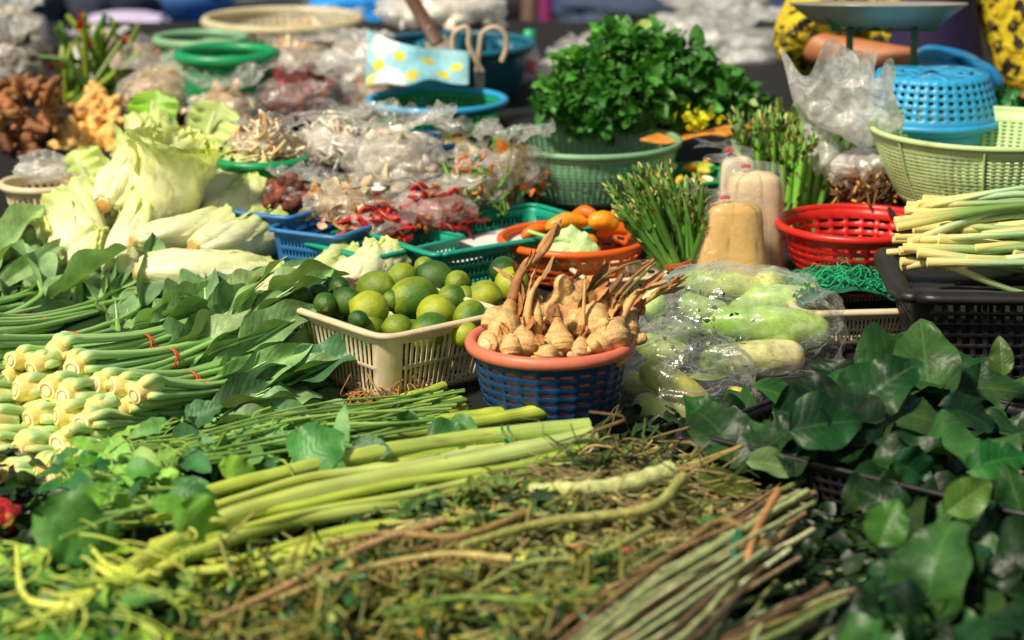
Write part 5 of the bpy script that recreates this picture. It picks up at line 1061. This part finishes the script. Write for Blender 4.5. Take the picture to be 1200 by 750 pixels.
# greens behind light green basket at the picture edge
t = thing('herb_bunch', 'dark green herb bunch behind the pale green mesh basket', 'herbs', at(1180, 128, 4.9)); mb = MB(); rr = np.random.RandomState(77)
for i in range(160): leaf(mb, rr.normal(size=3)*[.06, .03, .018], rr.normal(size=3), rr.normal(size=3)+[0, 0, 1], .035, .025, 'ovate', .6, .3, .1, vary(hx('#2c7034'), .3, rr), 4, 5)
mb.build('leaves', M['herb'], t)
# ================================================================== FOREGROUND
rr = np.random.RandomState(88)
def px_path(pts, z, n=24):
    """points on the pile: px, py and height (per point or single)"""
    z = np.broadcast_to(z, (len(pts),)); return curve([atz(a, b, q) for (a, b), q in zip(pts, z)], n)
YG, YG2 = hx('#c0c850'), hx('#86a03a')
def big_stem(t, o, pts, z, rpx, c0, c1, capcol=None, seed=0, knob=1, rev=False):
    pa = px_path(pts, z, 40); r = rpx*mpp(pa[20]); s = np.linspace(0, 1, 40); q = np.random.RandomState(seed)
    cc = np.array([mix(c0, c1, np.clip(w+.12*math.sin(w*23+seed), 0, 1)) for w in s]); rad = r*np.interp(s, [0, .5, 1], [.72, .95, 1.05])*(1+.05*np.sin(s*14+seed)+.03*np.sin(s*37+seed)); 
    mb = MB(); mb.tube(pa[::-1]-o, rad[::-1], cc[::-1], 16, capcol=hx('#c9c48a') if capcol is None else capcol, flat=.92)
    V = mb.v[0]; k2 = np.tile(np.arange(16), 40); mb.c[0] = mb.c[0]*(1+.12*np.cos(k2*PI*.5+seed)+.10*sn(V, 90, seed))[:, None]*np.where(sn(V, 55, seed+2) > 1.5, .6, 1)[:, None]
    for j in range(knob):
        i = q.randint(6, 34); p = pa[i]-o+np.array([0, -r*.7, r*.5]); mb.tube(curve([p, p+[.012, -.006, .006], p+[.03, -.004, .002]], 6), np.array([.004, .005, .005, .004, .003, .001]), hx('#a8b050'), 6)
    return mb.build('stalk', M['stemb'], t)
B0 = atz(450, 570, 0); t = thing('thick_stalk_bundle', 'bundle of thick yellow green stalks tied with thin green string across the front', 'greens', B0)
BS = [([(205, 588), (300, 562), (420, 535), (560, 512), (690, 500)], .10, 11), ([(150, 668), (215, 628), (290, 598), (420, 566), (560, 540), (694, 512)], .10, 13), ([(120, 690), (235, 645), (330, 612), (450, 592), (600, 560), (696, 532)], .08, 12),
      ([(270, 622), (380, 602), (480, 588), (600, 572), (680, 556)], .07, 11), ([(240, 662), (330, 650), (420, 630), (520, 606), (600, 590)], .065, 10), ([(230, 580), (350, 556), (460, 540), (580, 520), (670, 505)], .085, 9),
      ([(250, 690), (350, 665), (450, 640), (560, 612)], .06, 9), ([(300, 575), (420, 552), (540, 532), (680, 520)], .08, 10), ([(180, 640), (300, 600), (430, 575), (560, 555), (688, 545)], .075, 11),
 ([(260, 608), (360, 590), (470, 566), (600, 548), (700, 522)], .095, 7), ([(235, 596), (330, 570), (450, 552), (570, 530), (672, 512)], .092, 6), ([(300, 650), (400, 622), (500, 608), (610, 590), (660, 578)], .075, 7), ([(210, 672), (300, 662), (400, 642), (520, 622)], .07, 8), ([(170, 610), (260, 590), (360, 560), (480, 545), (560, 528)], .10, 6), ([(240, 630), (360, 600), (480, 580), (590, 556), (700, 540)], .09, 6)]
for i, (pts, z, rp) in enumerate(BS): big_stem(t, B0, pts, z, rp, mix(YG, YG2, rr.rand()*.6), mix(YG2, hx('#a2b070'), rr.rand()), seed=i, knob=1 if i in (1, 4) else 0)
for dx in (0, 7):
    c = atz(590+dx, 540, .06)-B0; mb = MB(); mb.tube(np.array([c+[.004*math.sin(3*a), .060*math.cos(a), .05*math.sin(a)+.005] for a in np.linspace(0, 2*PI, 30)]), .0011, hx('#3fa67a'), 4, cap=False); mb.build('string', M['band'] if 0 else M['veg'], t)
def hleaf(px, py, z, dpx, dpy, W, col, kind='heart', up=(0, -.7, .8), curl=.6, fold=.15, parent=None, o=None, m='leaf', label=None, group=None, dz=0, wave=.07, name='loose_leaf', nu=12, nv=16):
    A = atz(px, py, z); B = at(px+dpx, py+dpy, A[1]+.015); B[2] = max(B[2], .03); L = np.linalg.norm(B-A); mb = MB(); base = np.zeros(3) if parent is None else A-o
    leaf(mb, base, B-A, up, L, W*L, kind, curl, fold, wave, col, nu, nv, freq=2)
    ob = mb.build(name if parent is None else 'leaf', M[m], parent)
    if parent is None: ob.location = tuple(A); tag(ob, label, 'leaf', group)
    return ob
hleaf(66, 612, .13, 88, 40, .9, hx('#4a7c34'), parent=t, o=B0, up=(-.1, -.8, .7), curl=.5, fold=.1)
hleaf(222, 602, .13, 44, 38, 1.0, hx('#6a9a34'), parent=t, o=B0, up=(.1, -.8, .6), curl=.8, fold=.1)
hleaf(268, 548, .11, 40, 6, .8, hx('#78a434'), parent=t, o=B0, up=(0, -.8, .7))
for i, (a, b, c) in enumerate([((60, 700), (120, 690), (205, 660)), ((100, 655), (150, 680), (215, 650)), ((20, 640), (30, 700), (90, 712)), ((0, 745), (60, 720), (120, 690)), ((95, 625), (130, 665), (190, 672))]):
    mb = MB(); mb.tube(px_path([a, b, c], .09, 14)-B0, .0065*np.linspace(.6, 1, 14), mix(YG, hx('#d0d860'), rr.rand()), 9); mb.build('stalk', M['stem'], t)
# second short bundle
B1 = atz(520, 480, 0); t = thing('stalk_bundle', 'short bundle of green cut stalks with dangling leaves in front of the navy basket', 'greens', B1)
for i, (pts, z, rp) in enumerate([([(420, 520), (500, 505), (590, 490), (655, 478)], .07, 10), ([(430, 508), (520, 492), (600, 482)], .06, 8), ([(330, 540), (420, 512), (520, 500), (640, 492)], .03, 10), ([(400, 530), (500, 522), (600, 512), (690, 500)], .03, 10)]): big_stem(t, B1, pts, z, rp, YG2, mix(YG, YG2, .4), seed=20+i, knob=0)
for a in ((478, 480, 6, 50, '#44703c', .45), (500, 520, 60, -12, '#3a6a34', .7), (345, 545, 56, -45, '#3f7a3a', .8), (560, 500, -50, 18, '#4c7f40', .6)):
    hleaf(a[0], a[1], .10, a[2], a[3]-0, a[5]+.2, hx(a[4]), 'ovate', parent=t, o=B1, m='leaf_matte', up=(-.3, -.8, .5))
B2 = atz(470, 470, 0); t = thing('stalk_bundle', 'thin bundle of green stalks with tan rootlets below the lime crate', 'greens', B2)
for i, (pts, z, rp) in enumerate([([(360, 500), (440, 482), (520, 452)], .06, 6), ([(380, 505), (460, 486), (532, 462)], .06, 6), ([(370, 512), (460, 496), (540, 470)], .05, 7), ([(350, 495), (420, 480), (500, 458)], .045, 5), ([(390, 515), (470, 502), (545, 478)], .04, 6)]): big_stem(t, B2, pts, z, rp, YG2*.8, mix(YG, YG2, .5), seed=30+i, knob=0)
mb = MB()
for i in range(130): p = px_path([(rr.normal(455, 26), rr.normal(462, 8))], .03, 1)[0] if 0 else atz(rr.normal(455, 28), rr.normal(464, 9), rr.uniform(.01, .05)); q = [p-B2+rr.normal(size=3)*.014 for _ in range(4)]; mb.tube(curve(q, 9), .0011, vary(hx('#a87c44'), .3, rr), 4, cap=False)
mb.build('rootlets', M['dry'], t)
# twisted tie knots
# foliage bed under the foreground, coloured near black as shade in the gaps
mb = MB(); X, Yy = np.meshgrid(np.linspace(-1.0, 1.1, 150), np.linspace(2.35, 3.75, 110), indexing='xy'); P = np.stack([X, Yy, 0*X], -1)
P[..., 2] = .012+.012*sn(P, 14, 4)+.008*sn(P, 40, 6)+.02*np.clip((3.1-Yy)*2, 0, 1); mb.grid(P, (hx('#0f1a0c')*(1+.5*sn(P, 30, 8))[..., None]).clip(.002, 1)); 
for i in range(5200):
    p = np.array([rr.uniform(-1.0, 1.05), rr.uniform(2.5, 3.72), rr.uniform(.015, .05)]); leaf(mb, p, rr.normal(size=3)*[1, 1, .3], rr.normal(size=3)*.5+[0, -.2, 1], rr.uniform(.02, .05), rr.uniform(.012, .03), 'ovate', rr.uniform(-.5, 1.4), .4, .1, vary(mix(hx('#0f2412'), hx('#30481c'), rr.rand()**2), .3, rr), 3, 5)
o = mb.build('greens_bed_foliage', M['herb']); tag(o, 'bed of flattened small leaves darkened as shade under the front bundles', 'leaves', kind='stuff')
# young leafy greens bunches with long thin stems
def thin_bunch(name, label, region, n, nst, cols, lsize, seed, z=(.04, .11), stems=None, kinds=('heart', 'ovate'), group=None, dirx=(-1, .1)):
    q = np.random.RandomState(seed); (x0, y0, x1, y1) = region; o = atz((x0+x1)/2, (y0+y1)/2, 0); t = thing(name, label, 'greens', o, 0, group); mb = MB(); ms = MB()
    for i in range(n):
        px, py = q.uniform(x0, x1), q.uniform(y0, y1); p = atz(px, py, q.uniform(*z))-o; L = q.uniform(*lsize); d = np.array([q.normal(), q.normal()*.6, q.normal()*.35])
        leaf(mb, p, d, np.array([q.normal()*.5-.3, -.6+q.normal()*.4, .9]), L, L*q.uniform(.4, .85), kinds[q.randint(len(kinds))], q.uniform(0, 1.3), q.uniform(0, .4), .08, vary(cols[q.randint(len(cols))], .22, q), 6, 9)
        ms.tube(curve([p, p-nrm(d)*.03+q.normal(size=3)*.008, p-nrm(d)*.06-np.array([0, 0, .02])], 7), .0014, vary(hx('#8fae48'), .2, q), 5, cap=False)
    for i in range(nst):
        sx0_, sy0_, sx1_, sy1_ = stems; a = q.rand(); p0 = atz(sx0_+q.uniform(-15, 15), sy0_+q.uniform(-22, 22), q.uniform(*z))-o; p1 = atz(sx1_+q.uniform(-30, 30), sy1_+q.uniform(-22, 22), q.uniform(*z)*.8)-o
        ms.tube(curve([p0, (p0+p1)/2+q.normal(size=3)*.012, p1], 14), q.uniform(.0016, .0036), vary(mix(hx('#93b45a'), hx('#4c7836'), q.rand()), .2, q), 6)
    mb.build('leaves', M['leaf'], t); ms.build('stems', M['stem'], t); return t
thin_bunch('leafy_greens_bunch', 'tangled thin stemmed greens between the banded bundles and the thick stalks', (185, 492, 420, 545), 70, 90, [hx('#47783a'), hx('#5f8f4a'), hx('#2f5c30')], (.035, .07), 5, stems=(170, 535, 520, 478))
thin_bunch('leafy_greens_bunch', 'bunch of young heart shaped leaves spilling toward the picture corner', (80, 520, 215, 620), 60, 16, [hx('#4f8a35'), hx('#6fa03a'), hx('#2d6430'), hx('#84ab4a')], (.035, .075), 6, stems=(60, 610, 260, 590), z=(.05, .13))
thin_bunch('leafy_greens_bunch', 'blurry yellow green leaf mass with curled tendrils in the near corner', (-30, 640, 230, 770), 130, 20, [hx('#4c8030'), hx('#84a834'), hx('#2b5a24')], (.03, .07), 7, stems=(-20, 740, 200, 680), z=(.03, .10))
thin_bunch('leafy_greens_bunch', 'dark leaves sheltering under the thick stalk bundle', (220, 640, 420, 720), 70, 10, [hx('#1e4a24'), hx('#2c5c28')], (.03, .06), 8, stems=(230, 700, 420, 650), z=(.02, .06))
for i in range(26):
    o = None
t = thing('tendril_cluster', 'pale curled tendrils on top of the leaf mass in the near corner', 'greens', atz(100, 700, 0)); o = atz(100, 700, 0)
for i in range(44):
    px, py = rr.uniform(-10, 230), rr.uniform(600, 745); p = atz(px, py, rr.uniform(.10, .14))-o; s = np.linspace(0, 1, 16); a = rr.uniform(0, 6.28); w = rr.uniform(2, 5); L = rr.uniform(.03, .09); R0 = L/w
    pa = np.stack([p[0]+L*s*math.cos(a)+R0*np.sin(s*w), p[1]+L*s*math.sin(a)*.5, p[2]+R0*np.cos(s*w)*.7], -1); mb = MB(); mb.tube(pa, rr.uniform(.0013, .003)*np.linspace(1, .4, 16), vary(hx('#b4c050'), .25, rr), 7); mb.build('tendril', M['stem'], t)
# red net bag at the picture edge
A = atz(-4, 612, .03); t = thing('red_net_bag', 'red net bag poking out beneath the leafy bundles at the picture edge', 'bag', A); mb = MB(); mb.ball(lambda D: D*[.04, .05, .032]*(1+.06*sn(D, 12, 3))[..., None], 30, 20, lambda D: hx('#a81c22')*(1+.5*np.sign(sn(D, 60, 2)))[..., None].clip(.6, 1.5)); mb.build('net', M['dry'], t)
# dried tangled greens (uncountable)
mb = MB(); PAL = [hx('#8a9440'), hx('#a8b060'), hx('#c8b478'), hx('#b0a468'), hx('#5a6a34'), hx('#b09a52'), hx('#3c4c28'), hx('#6e5c34'), hx('#27381f'), hx('#94804c'), hx('#6c7c30'), hx('#2b4426'), hx('#4a5a2c'), hx('#c0a878')]
PAL = [c*.72 for c in PAL]
def moundz(p): return .028+.032*float(sn(p[None]*[1, 1, 0], 13, 7)[0])
TONE = {0: [1, 8, 10, 12], 1: [0, 2, 3, 9], 2: [2, 6, 7, 9], 3: [7, 12, 10, 3], 4: [8, 10, 11, 13]}
for i in range(900):
    py = rr.uniform(552, 668); xl = 430-(py-552)*.9; xr = 850-(py-600)*.3; px = rr.uniform(max(xl, 230), xr)
    if rr.rand() < .12: px, py = rr.uniform(600, 800), rr.uniform(560, 600)
    p = atz(px, py, .03); z = moundz(p)+rr.uniform(-.01, .04); p[2] = z; L = rr.uniform(.03, .11); d = nrm(rr.normal(size=3)*[1, .5, .16]); b = rr.normal(size=3)*L*[.45, .4, .22]; kk = int(np.clip((sn(p[None]*[1, 1.4, 0], 16, 5)[0]+1.6)*1.5, 0, 4)); cI = TONE[kk][rr.randint(4)] if rr.rand() < .75 else rr.randint(len(PAL)); cI = min(cI, len(PAL)-1)
    pa = curve([p, p+d*L*.4+b*.5, p+d*L*.8-b*.3, p+d*L+b], 9); mb.tube(pa, rr.choice([.0011, .0018, .0028, .0042], p=[.3, .35, .28, .07])*np.linspace(1, .5, 9), vary(PAL[cI], .35, rr), 5, cap=False)
    if rr.rand() < .45: leaf(mb, p, rr.normal(size=3)*[1, 1, .4], rr.normal(size=3)*.6+[0, -.4, .9], rr.uniform(.012, .04), rr.uniform(.006, .018), 'lance', rr.uniform(-1.5, 2.2), rr.uniform(0, .8), .12, vary(PAL[rr.choice([0, 1, 4, 6, 8, 10, 11, 12])], .35, rr), 3, 6)
for i in range(230):   # readable wilted sprigs, roughly parallel, roots toward the seller side
    py = rr.uniform(575, 735); px = rr.uniform(max(300, 520-(py-560)*1.4), 880-(py-600)*.9); p = atz(px, py, .06); p[2] = moundz(p)+rr.uniform(.02, .045)
    a = rr.normal(.35, .35)+PI; L = rr.uniform(.10, .24); d = np.array([math.cos(a), math.sin(a)*.8, 0]); c0 = vary([hx('#a8a868'), hx('#a4a066'), hx('#7c8a44'), hx('#7c7440'), hx('#5c7038')][rr.randint(5)], .25, rr)
    pa = curve([p, p+d*L*.33+rr.normal(size=3)*[.012, .012, .006], p+d*L*.7+rr.normal(size=3)*[.02, .02, .006], p+d*L+[0, 0, -.01]], 16); mb.tube(pa, rr.uniform(.0016, .0036)*np.linspace(1.2, .5, 16), c0, 6)
    for j in range(9): q = pa[rr.randint(0, 5)]; mb.tube(curve([q, q+rr.normal(size=3)*[.012, .010, .004], q+rr.normal(size=3)*[.03, .025, .008]-d*.02], 6), .0009, vary(hx('#94845a'), .3, rr), 3, cap=False)
    cl = [hx('#3c5c28'), hx('#5f7a30'), hx('#86803c'), hx('#28401f'), hx('#8f9a48')][rr.randint(5)]
    for j in range(12): q = pa[rr.randint(5, 16)]; leaf(mb, q, d*.6+rr.normal(size=3)*[.8, .8, .3], rr.normal(size=3)*.5+[0, -.3, .9], rr.uniform(.018, .045), rr.uniform(.008, .017), 'lance', rr.uniform(-.5, 2.2), rr.uniform(.2, 1), .14, vary(cl, .3, rr), 4, 7)
o = mb.build('dried_greens_foliage', M['dry']); tag(o, 'tangle of wilted rooty greens in brown and olive along the front', 'greens', kind='stuff')
# pinkish crumbs of roots
mb = MB()
for i in range(170):
    c = [(640, 590, 40, 7), (520, 655, 50, 10), (670, 655, 40, 9), (720, 640, 45, 12), (780, 580, 26, 8)][rr.randint(5)]; p = atz(rr.normal(c[0], c[2]), rr.normal(c[1], c[3]), rr.uniform(.05, .075)); r0 = rr.uniform(.003, .0075); sc3 = rr.uniform(.3, 2.0, 3); mb.ball(lambda D: p+D*r0*sc3, 7, 5, vary([hx('#b08458'), hx('#94503c'), hx('#c8a878'), hx('#7c5438')][rr.randint(4)], .2, rr))
o = mb.build('root_crumbs', M['root']); tag(o, 'reddish brown crumbs of roots scattered among the dried greens', 'roots', kind='stuff')
# yellow green near blur
mb = MB(); 
for i in range(2300):
    px, py = rr.uniform(230, 780), rr.uniform(650, 790); 
    if px+py > 1420+rr.uniform(-30, 30): continue
    hh_ = math.sin(px*.021)+math.sin(px*.047+py*.03); p = atz(px, py, rr.uniform(.02, .055)+.022*(hh_+1)); leaf(mb, p, rr.normal(size=3)*[1, .8, .6], rr.normal(size=3)+[0, -.5, .8], rr.uniform(.012, .034), rr.uniform(.006, .013), 'ovate', rr.uniform(-.5, 1.2), .3, .1, vary(mix(hx('#1c3c1c') if hh_ > -.4 else hx('#122a14'), [hx('#9ea03a'), hx('#54802c'), hx('#96782f'), hx('#2c602a')][rr.randint(4)], rr.rand()), .3, rr), 4, 5)  # leaves in the hollows get a darker base tint, painted shade
    if rr.rand() < .12: q = [p+rr.normal(size=3)*.03 for _ in range(3)]; mb.tube(curve(q, 7), .0024, vary(hx('#8a8a48'), .3, rr), 4, cap=False)
o = mb.build('small_herb_foliage', M['herb']); tag(o, 'out of focus small yellow green leaves at the bottom of the photo', 'herbs', kind='stuff')
# long rooty stalks inside the dried heap
ROOT = [([(330, 700), (420, 668), (520, 650), (600, 655)], '#b0a060', 4, 'light olive stalk curving low through the dried greens'), ([(560, 690), (620, 660), (700, 650), (760, 620)], '#8a9450', 4, 'grey green stalk between the dried greens and the tied sticks'), ([(380, 640), (450, 625), (540, 628), (620, 600)], '#94794a', 4, 'brown rooty stalk just in front of the thick stalk bundle'), ([(450, 720), (540, 700), (640, 705), (700, 690)], '#6f8a3c', 4, 'out of focus green stalk near the picture bottom'), ([(240, 730), (330, 690), (430, 640), (520, 610)], '#a98a5c', 5, 'long tan rooted stalk rising through the dried greens toward the thick stalks'), ([(540, 640), (640, 612), (760, 596), (800, 560)], '#9c9c58', 6, 'dried greenish stalk end pointing at the cucumbers'), ([(620, 575), (720, 570), (785, 553)], '#b8bc7c', 10, 'pale thick stalk end lying under the cucumber bag'), ([(720, 700), (800, 640), (850, 610), (900, 640)], '#7a6a40', 4, 'bent brown stalk between the dried greens and the stick bunch')]
for i, (pts, col, rp, lab) in enumerate(ROOT):
    pa = px_path(pts, .105, 24); o = pa[0].copy(); r = rp*1.35*mpp(o); mb = MB(); mb.tube(pa-o, r*np.linspace(.6, 1, 24)*(1+.1*np.sin(np.linspace(0, 40, 24))), vary(hx(col), .1, rr), 9)
    for j in range(26): k = rr.randint(2, 22); q = pa[k]-o; mb.tube(curve([q, q+rr.normal(size=3)*[.012, .012, .006]-[0, 0, .008], q+rr.normal(size=3)*[.03, .02, .008]-[0, 0, .02]], 7), .0012, vary(hx(col)*.8, .3, rr), 4, cap=False)
    ob = mb.build('rooted_stalk', M['dry']); ob.location = tuple(o); tag(ob, lab, 'stalk')
# stick bunches bottom right
def stick_bunch(label, A0, A1, n, cols, rp, spread, seed, z, tie=None, flare=1.6):
    q = np.random.RandomState(seed); o = atz(*A1, 0); t = thing('stick_bunch', label, 'sticks', o)
    for i in range(n):
        u = q.normal()*spread; zz = z+q.uniform(-.03, .03); e1 = (A1[0]+q.uniform(-34, 26)-u*.35*flare, A1[1]+u*.8*flare+q.uniform(-16, 16)); e0 = (A0[0]+u*1.8, A0[1]+abs(u)*.2+q.uniform(-6, 6)); m = ((e0[0]+e1[0])/2+u*.2+q.normal()*6, (e0[1]+e1[1])/2+u*.5+q.normal()*4)
        pa = px_path([e0, m, e1], [zz, zz+.01, zz+q.uniform(-.01, .03)], 16); pa += q.normal(size=(16, 3))*.0008; s = np.linspace(0, 1, 16); r = rp*q.uniform(.6, 1.25)*mpp(pa[8])
        c = vary(cols[q.randint(len(cols))], .2, q); mb = MB(); mb.tube(pa-o, r*(1+.06*np.sin(s*30+i))*(1+.5*np.exp(-((s-q.uniform(.2, .8))/.03)**2)), c, 8, capcol=c*1.4)
        mb.build('stick', M['dry'], t)
    if tie:
        c = atz(*tie, z)-o; mb = MB()
        for w in (0, .005): mb.tube(np.array([c+[w+.028*math.cos(a)*.5, .05*math.cos(a), .045*math.sin(a)+.003] for a in np.linspace(0, 2*PI, 26)]), .0018, hx('#1f7a5c'), 5, cap=False)
        mb.build('string', M['veg'], t)
    return t
SC = [hx('#8f9c68'), hx('#b0b48a'), hx('#a0a878'), hx('#7c8a50'), hx('#8a6a4a'), hx('#5c4a34'), hx('#8c7a5c')]
stick_bunch('bunch of pale green and brown cut sticks tied with green string beside the black tray', (650, 800), (920, 625), 46, SC, 4.0, 22, 51, .07, (862, 662))
stick_bunch('lower bunch of brownish sticks with forked ends by the picture bottom', (720, 800), (1000, 695), 16, SC[2:]+[hx('#6a6a3a')], 4.6, 16, 52, .045, None, 1.0)
mb = MB(); pa = px_path([(875, 660), (885, 625), (912, 575)], [.10, .115, .13], 12); o = pa[0].copy(); mb.tube(pa-o, .006*np.linspace(.8, 1, 12), hx('#a87848'), 9); ob = mb.build('loose_stick', M['dry']); ob.location = tuple(o); tag(ob, 'short orange brown stick standing out of the tied sticks', 'stick')
# black tray with dark leaves
tc = np.array([.66, 3.42, .0]); t = thing('plastic_tray', 'low black slotted tray buried under big dark green leaves', 'tray', tc, -.70)
rect_basket(t, .60, .46, .095, M['p_black'], .90, 30, 22, 5, .40, .35, .10, .9, .03, .004, .003, flange=.007)
DK = [hx('#143818'), hx('#1a4420'), hx('#265426'), hx('#0f2c1a'), hx('#33602c'), hx('#1c3c1c')]  # dark greens that also stand in for shade over this corner
KEY = [ # px,py (base), z, dpx,dpy, width ratio, colour, kind, up, label
 ((1005, 475), .15, 74, -62, .85, '#174a20', 'heart', (-.5, -.8, .5), 'largest upright glossy dark leaf standing against the cream crate'), ((905, 478), .15, 78, 28, .95, '#2b5636', 'ovate', (-.2, -.7, .8), 'broad shiny bluish leaf facing the viewer in the middle of the dark leaves'),
 ((925, 505), .15, 92, -22, .8, '#1c4a26', 'ovate', (-.1, -.8, .7), 'wet looking dark leaf with a pale reflection beside the broad shiny one'), ((845, 500), .11, 85, 22, .5, '#4a7446', 'ovate', (0, -.6, .9), 'grey green leaf whose tip points at the dark cucumber'), ((875, 540), .10, 78, 6, .5, '#7a9a62', 'ovate', (0, -.6, .9), 'pale sage leaf lying under the broad shiny one'),
 ((815, 562), .09, 92, 10, .42, '#5f6a2c', 'ovate', (0, -.6, .9), 'olive brown leaf at the corner of the black tray'), ((1030, 640), .10, 22, -58, .85, '#3f7628', 'ovate', (-.3, -.9, .3), 'bright yellow green leaf standing upright in front of the black tray'), ((1150, 545), .13, 60, -18, .8, '#236c2a', 'heart', (-.2, -.8, .7), 'smooth bright green leaf at the picture edge above the tray'),
 ((985, 470), .15, -60, 10, .6, '#2c8034', 'ovate', (.2, -.8, .6), 'fresh green leaf next to the upright dark one'), ((1060, 545), .12, 45, 30, .9, '#1a5a30', 'heart', (-.1, -.8, .6), 'dull teal green leaf hanging over the tray rim'), ((1175, 440), .16, -4, -48, .6, '#4c6c2c', 'ovate', (-.2, -.9, .2), 'yellow blotched leaf leaning on the black crate'), ((1110, 600), .11, 55, -40, .7, '#587e34', 'ovate', (-.2, -.9, .4), 'yellow green mottled leaf above the tray corner'),
 ((1010, 690), .07, 110, 32, .5, '#3c6c58', 'lance', (0, -.6, .9), 'long bluish leaf lying flat near the bottom corner'), ((1120, 650), .08, 70, 40, .7, '#2e5c44', 'ovate', (0, -.6, .9), 'pale veined dark leaf above the long bluish one'), ((1090, 680), .09, 80, 55, .5, '#8fa88a', 'lance', (0, -.6, .9), 'whitish green leaf with a bright midrib in the bottom corner'),
 ((880, 452), .14, 90, 20, .4, '#3f7a3a', 'lance', (0, -.6, .9), 'narrow green leaf between the pale cucumber and dark leaves'), ((1150, 605), .09, 45, 22, .9, '#2a5f40', 'ovate', (0, -.7, .7), 'rounded dusty leaf at the tray corner'), ((1120, 480), .15, 60, 20, .7, '#123c22', 'heart', (0, -.7, .8), 'dark leaf in the shade of the black crate')]
for i, (p, z, dx, dy, w, col, kind, up, lab) in enumerate(KEY):
    hleaf(p[0], p[1], z, dx, dy, w, hx(col), kind, up, .5, .25, m='leaf_dark', label=lab, group=None, nu=14, nv=20, name='large_leaf')
    A = atz(p[0], p[1], z)
n = 0
while n < 150:
    px, py = rr.uniform(850, 1240), rr.uniform(415, 790)
    if 915 < px < 1150 and -20 < py-(585+(px-935)*.34) < 34: continue
    top = 485 if px < 960 else 452
    if py < top-(px > 1130)*-5 or (px < 1010 and py > 560) or (px < 940 and py > 545): continue
    z = .085+.045*math.exp(-((px-1060)/120)**2-((py-490)/50)**2)+rr.uniform(-.05, .01)
    if py > 600: z = rr.uniform(.02, .075)
    A = atz(px, py, z); L = rr.uniform(.085, .19); mb = MB(); d = np.array([rr.normal(), rr.normal()*.7, rr.normal()*.5]); 
    leaf(mb, (0, 0, 0), d, np.array([rr.normal()*.3-.2, -.45+rr.normal()*.3, .95]), L, L*rr.uniform(.5, .85), ['heart', 'ovate'][rr.randint(2)], rr.uniform(0, 1.8), rr.uniform(.0, .6), .12, vary(DK[rr.randint(6)], .3, rr), 9, 12, freq=2)
    mb.tube(curve([np.zeros(3), -nrm(d)*.03+[0, 0, -.01], -nrm(d)*.05+[0, 0, -.03]], 6), .0016, hx('#3c5c2c'), 5)
    o = mb.build('large_leaf', M['leaf_dark']); o.location = tuple(A); tag(o, 'dark green leaf loose in the pile around the black tray', 'leaf', 'dark green leaves in the pile'); n += 1
# small second black tray corner under the cucumbers
tc = atz(845, 528, .05); t = thing('plastic_tray', 'small black tray edge showing between the cucumber bag and the olive leaf', 'tray', (tc[0]+.10, tc[1]+.10, 0), -.5)
rect_basket(t, .26, .22, .05, M['p_black'], .92, 14, 12, 2, .45, .45, .12, .85, .02, .005, .003, flange=.010)
# ================================================================== CAMERA, LIGHT, WORLD
cam = bpy.data.cameras.new('camera'); co = bpy.data.objects.new('camera', cam); C.objects.link(co); bpy.context.scene.camera = co
cam.sensor_width = 36; cam.lens = 81; cam.clip_end = 500; cam.clip_start = .05
co.location = (0, 0, CAMH); co.rotation_euler = (math.radians(75), 0, 0)
cam.dof.use_dof = True; cam.dof.focus_distance = 4.02; cam.dof.aperture_fstop = 2.6; cam.dof.aperture_blades = 0
SD = nrm([-.55, -.50, .92]); el = math.asin(SD[2]); az = math.atan2(SD[0], SD[1])
sun = bpy.data.lights.new('sun', 'SUN'); so = bpy.data.objects.new('sun', sun); C.objects.link(so)
sun.energy = 5.0; sun.angle = math.radians(7); sun.color = (1, .90, .72)
so.rotation_euler = Vector(tuple(-SD)).to_track_quat('-Z', 'Y').to_euler(); so.location = tuple(SD*6)
w = bpy.data.worlds.new('World'); bpy.context.scene.world = w; w.use_nodes = True; nt = w.node_tree; nt.nodes.clear()
bg = nt.nodes.new('ShaderNodeBackground'); sk = nt.nodes.new('ShaderNodeTexSky'); ou = nt.nodes.new('ShaderNodeOutputWorld')
sk.sky_type = 'NISHITA'; sk.sun_disc = False; sk.sun_elevation = el; sk.sun_rotation = az; bg.inputs[1].default_value = .085
tw = nt.nodes.new('ShaderNodeVectorMath'); tw.operation = 'MULTIPLY'; tw.inputs[1].default_value = (1.25, 1.05, .72); nt.links.new(sk.outputs[0], tw.inputs[0]); nt.links.new(tw.outputs[0], bg.inputs[0]); nt.links.new(bg.outputs[0], ou.inputs[0])
sc = bpy.context.scene; sc.view_settings.view_transform = 'Standard'; sc.view_settings.look = 'None'; sc.view_settings.exposure = 0
sc.render.engine = 'CYCLES'; sc.cycles.use_denoising = True; sc.cycles.max_bounces = 6; sc.cycles.transparent_max_bounces = 14; sc.cycles.diffuse_bounces = 3; sc.cycles.glossy_bounces = 3; sc.cycles.transmission_bounces = 4
sc.cycles.use_adaptive_sampling = True; sc.cycles.adaptive_threshold = .02; sc.cycles.sample_clamp_indirect = 4; sc.cycles.caustics_reflective = False; sc.cycles.caustics_refractive = False
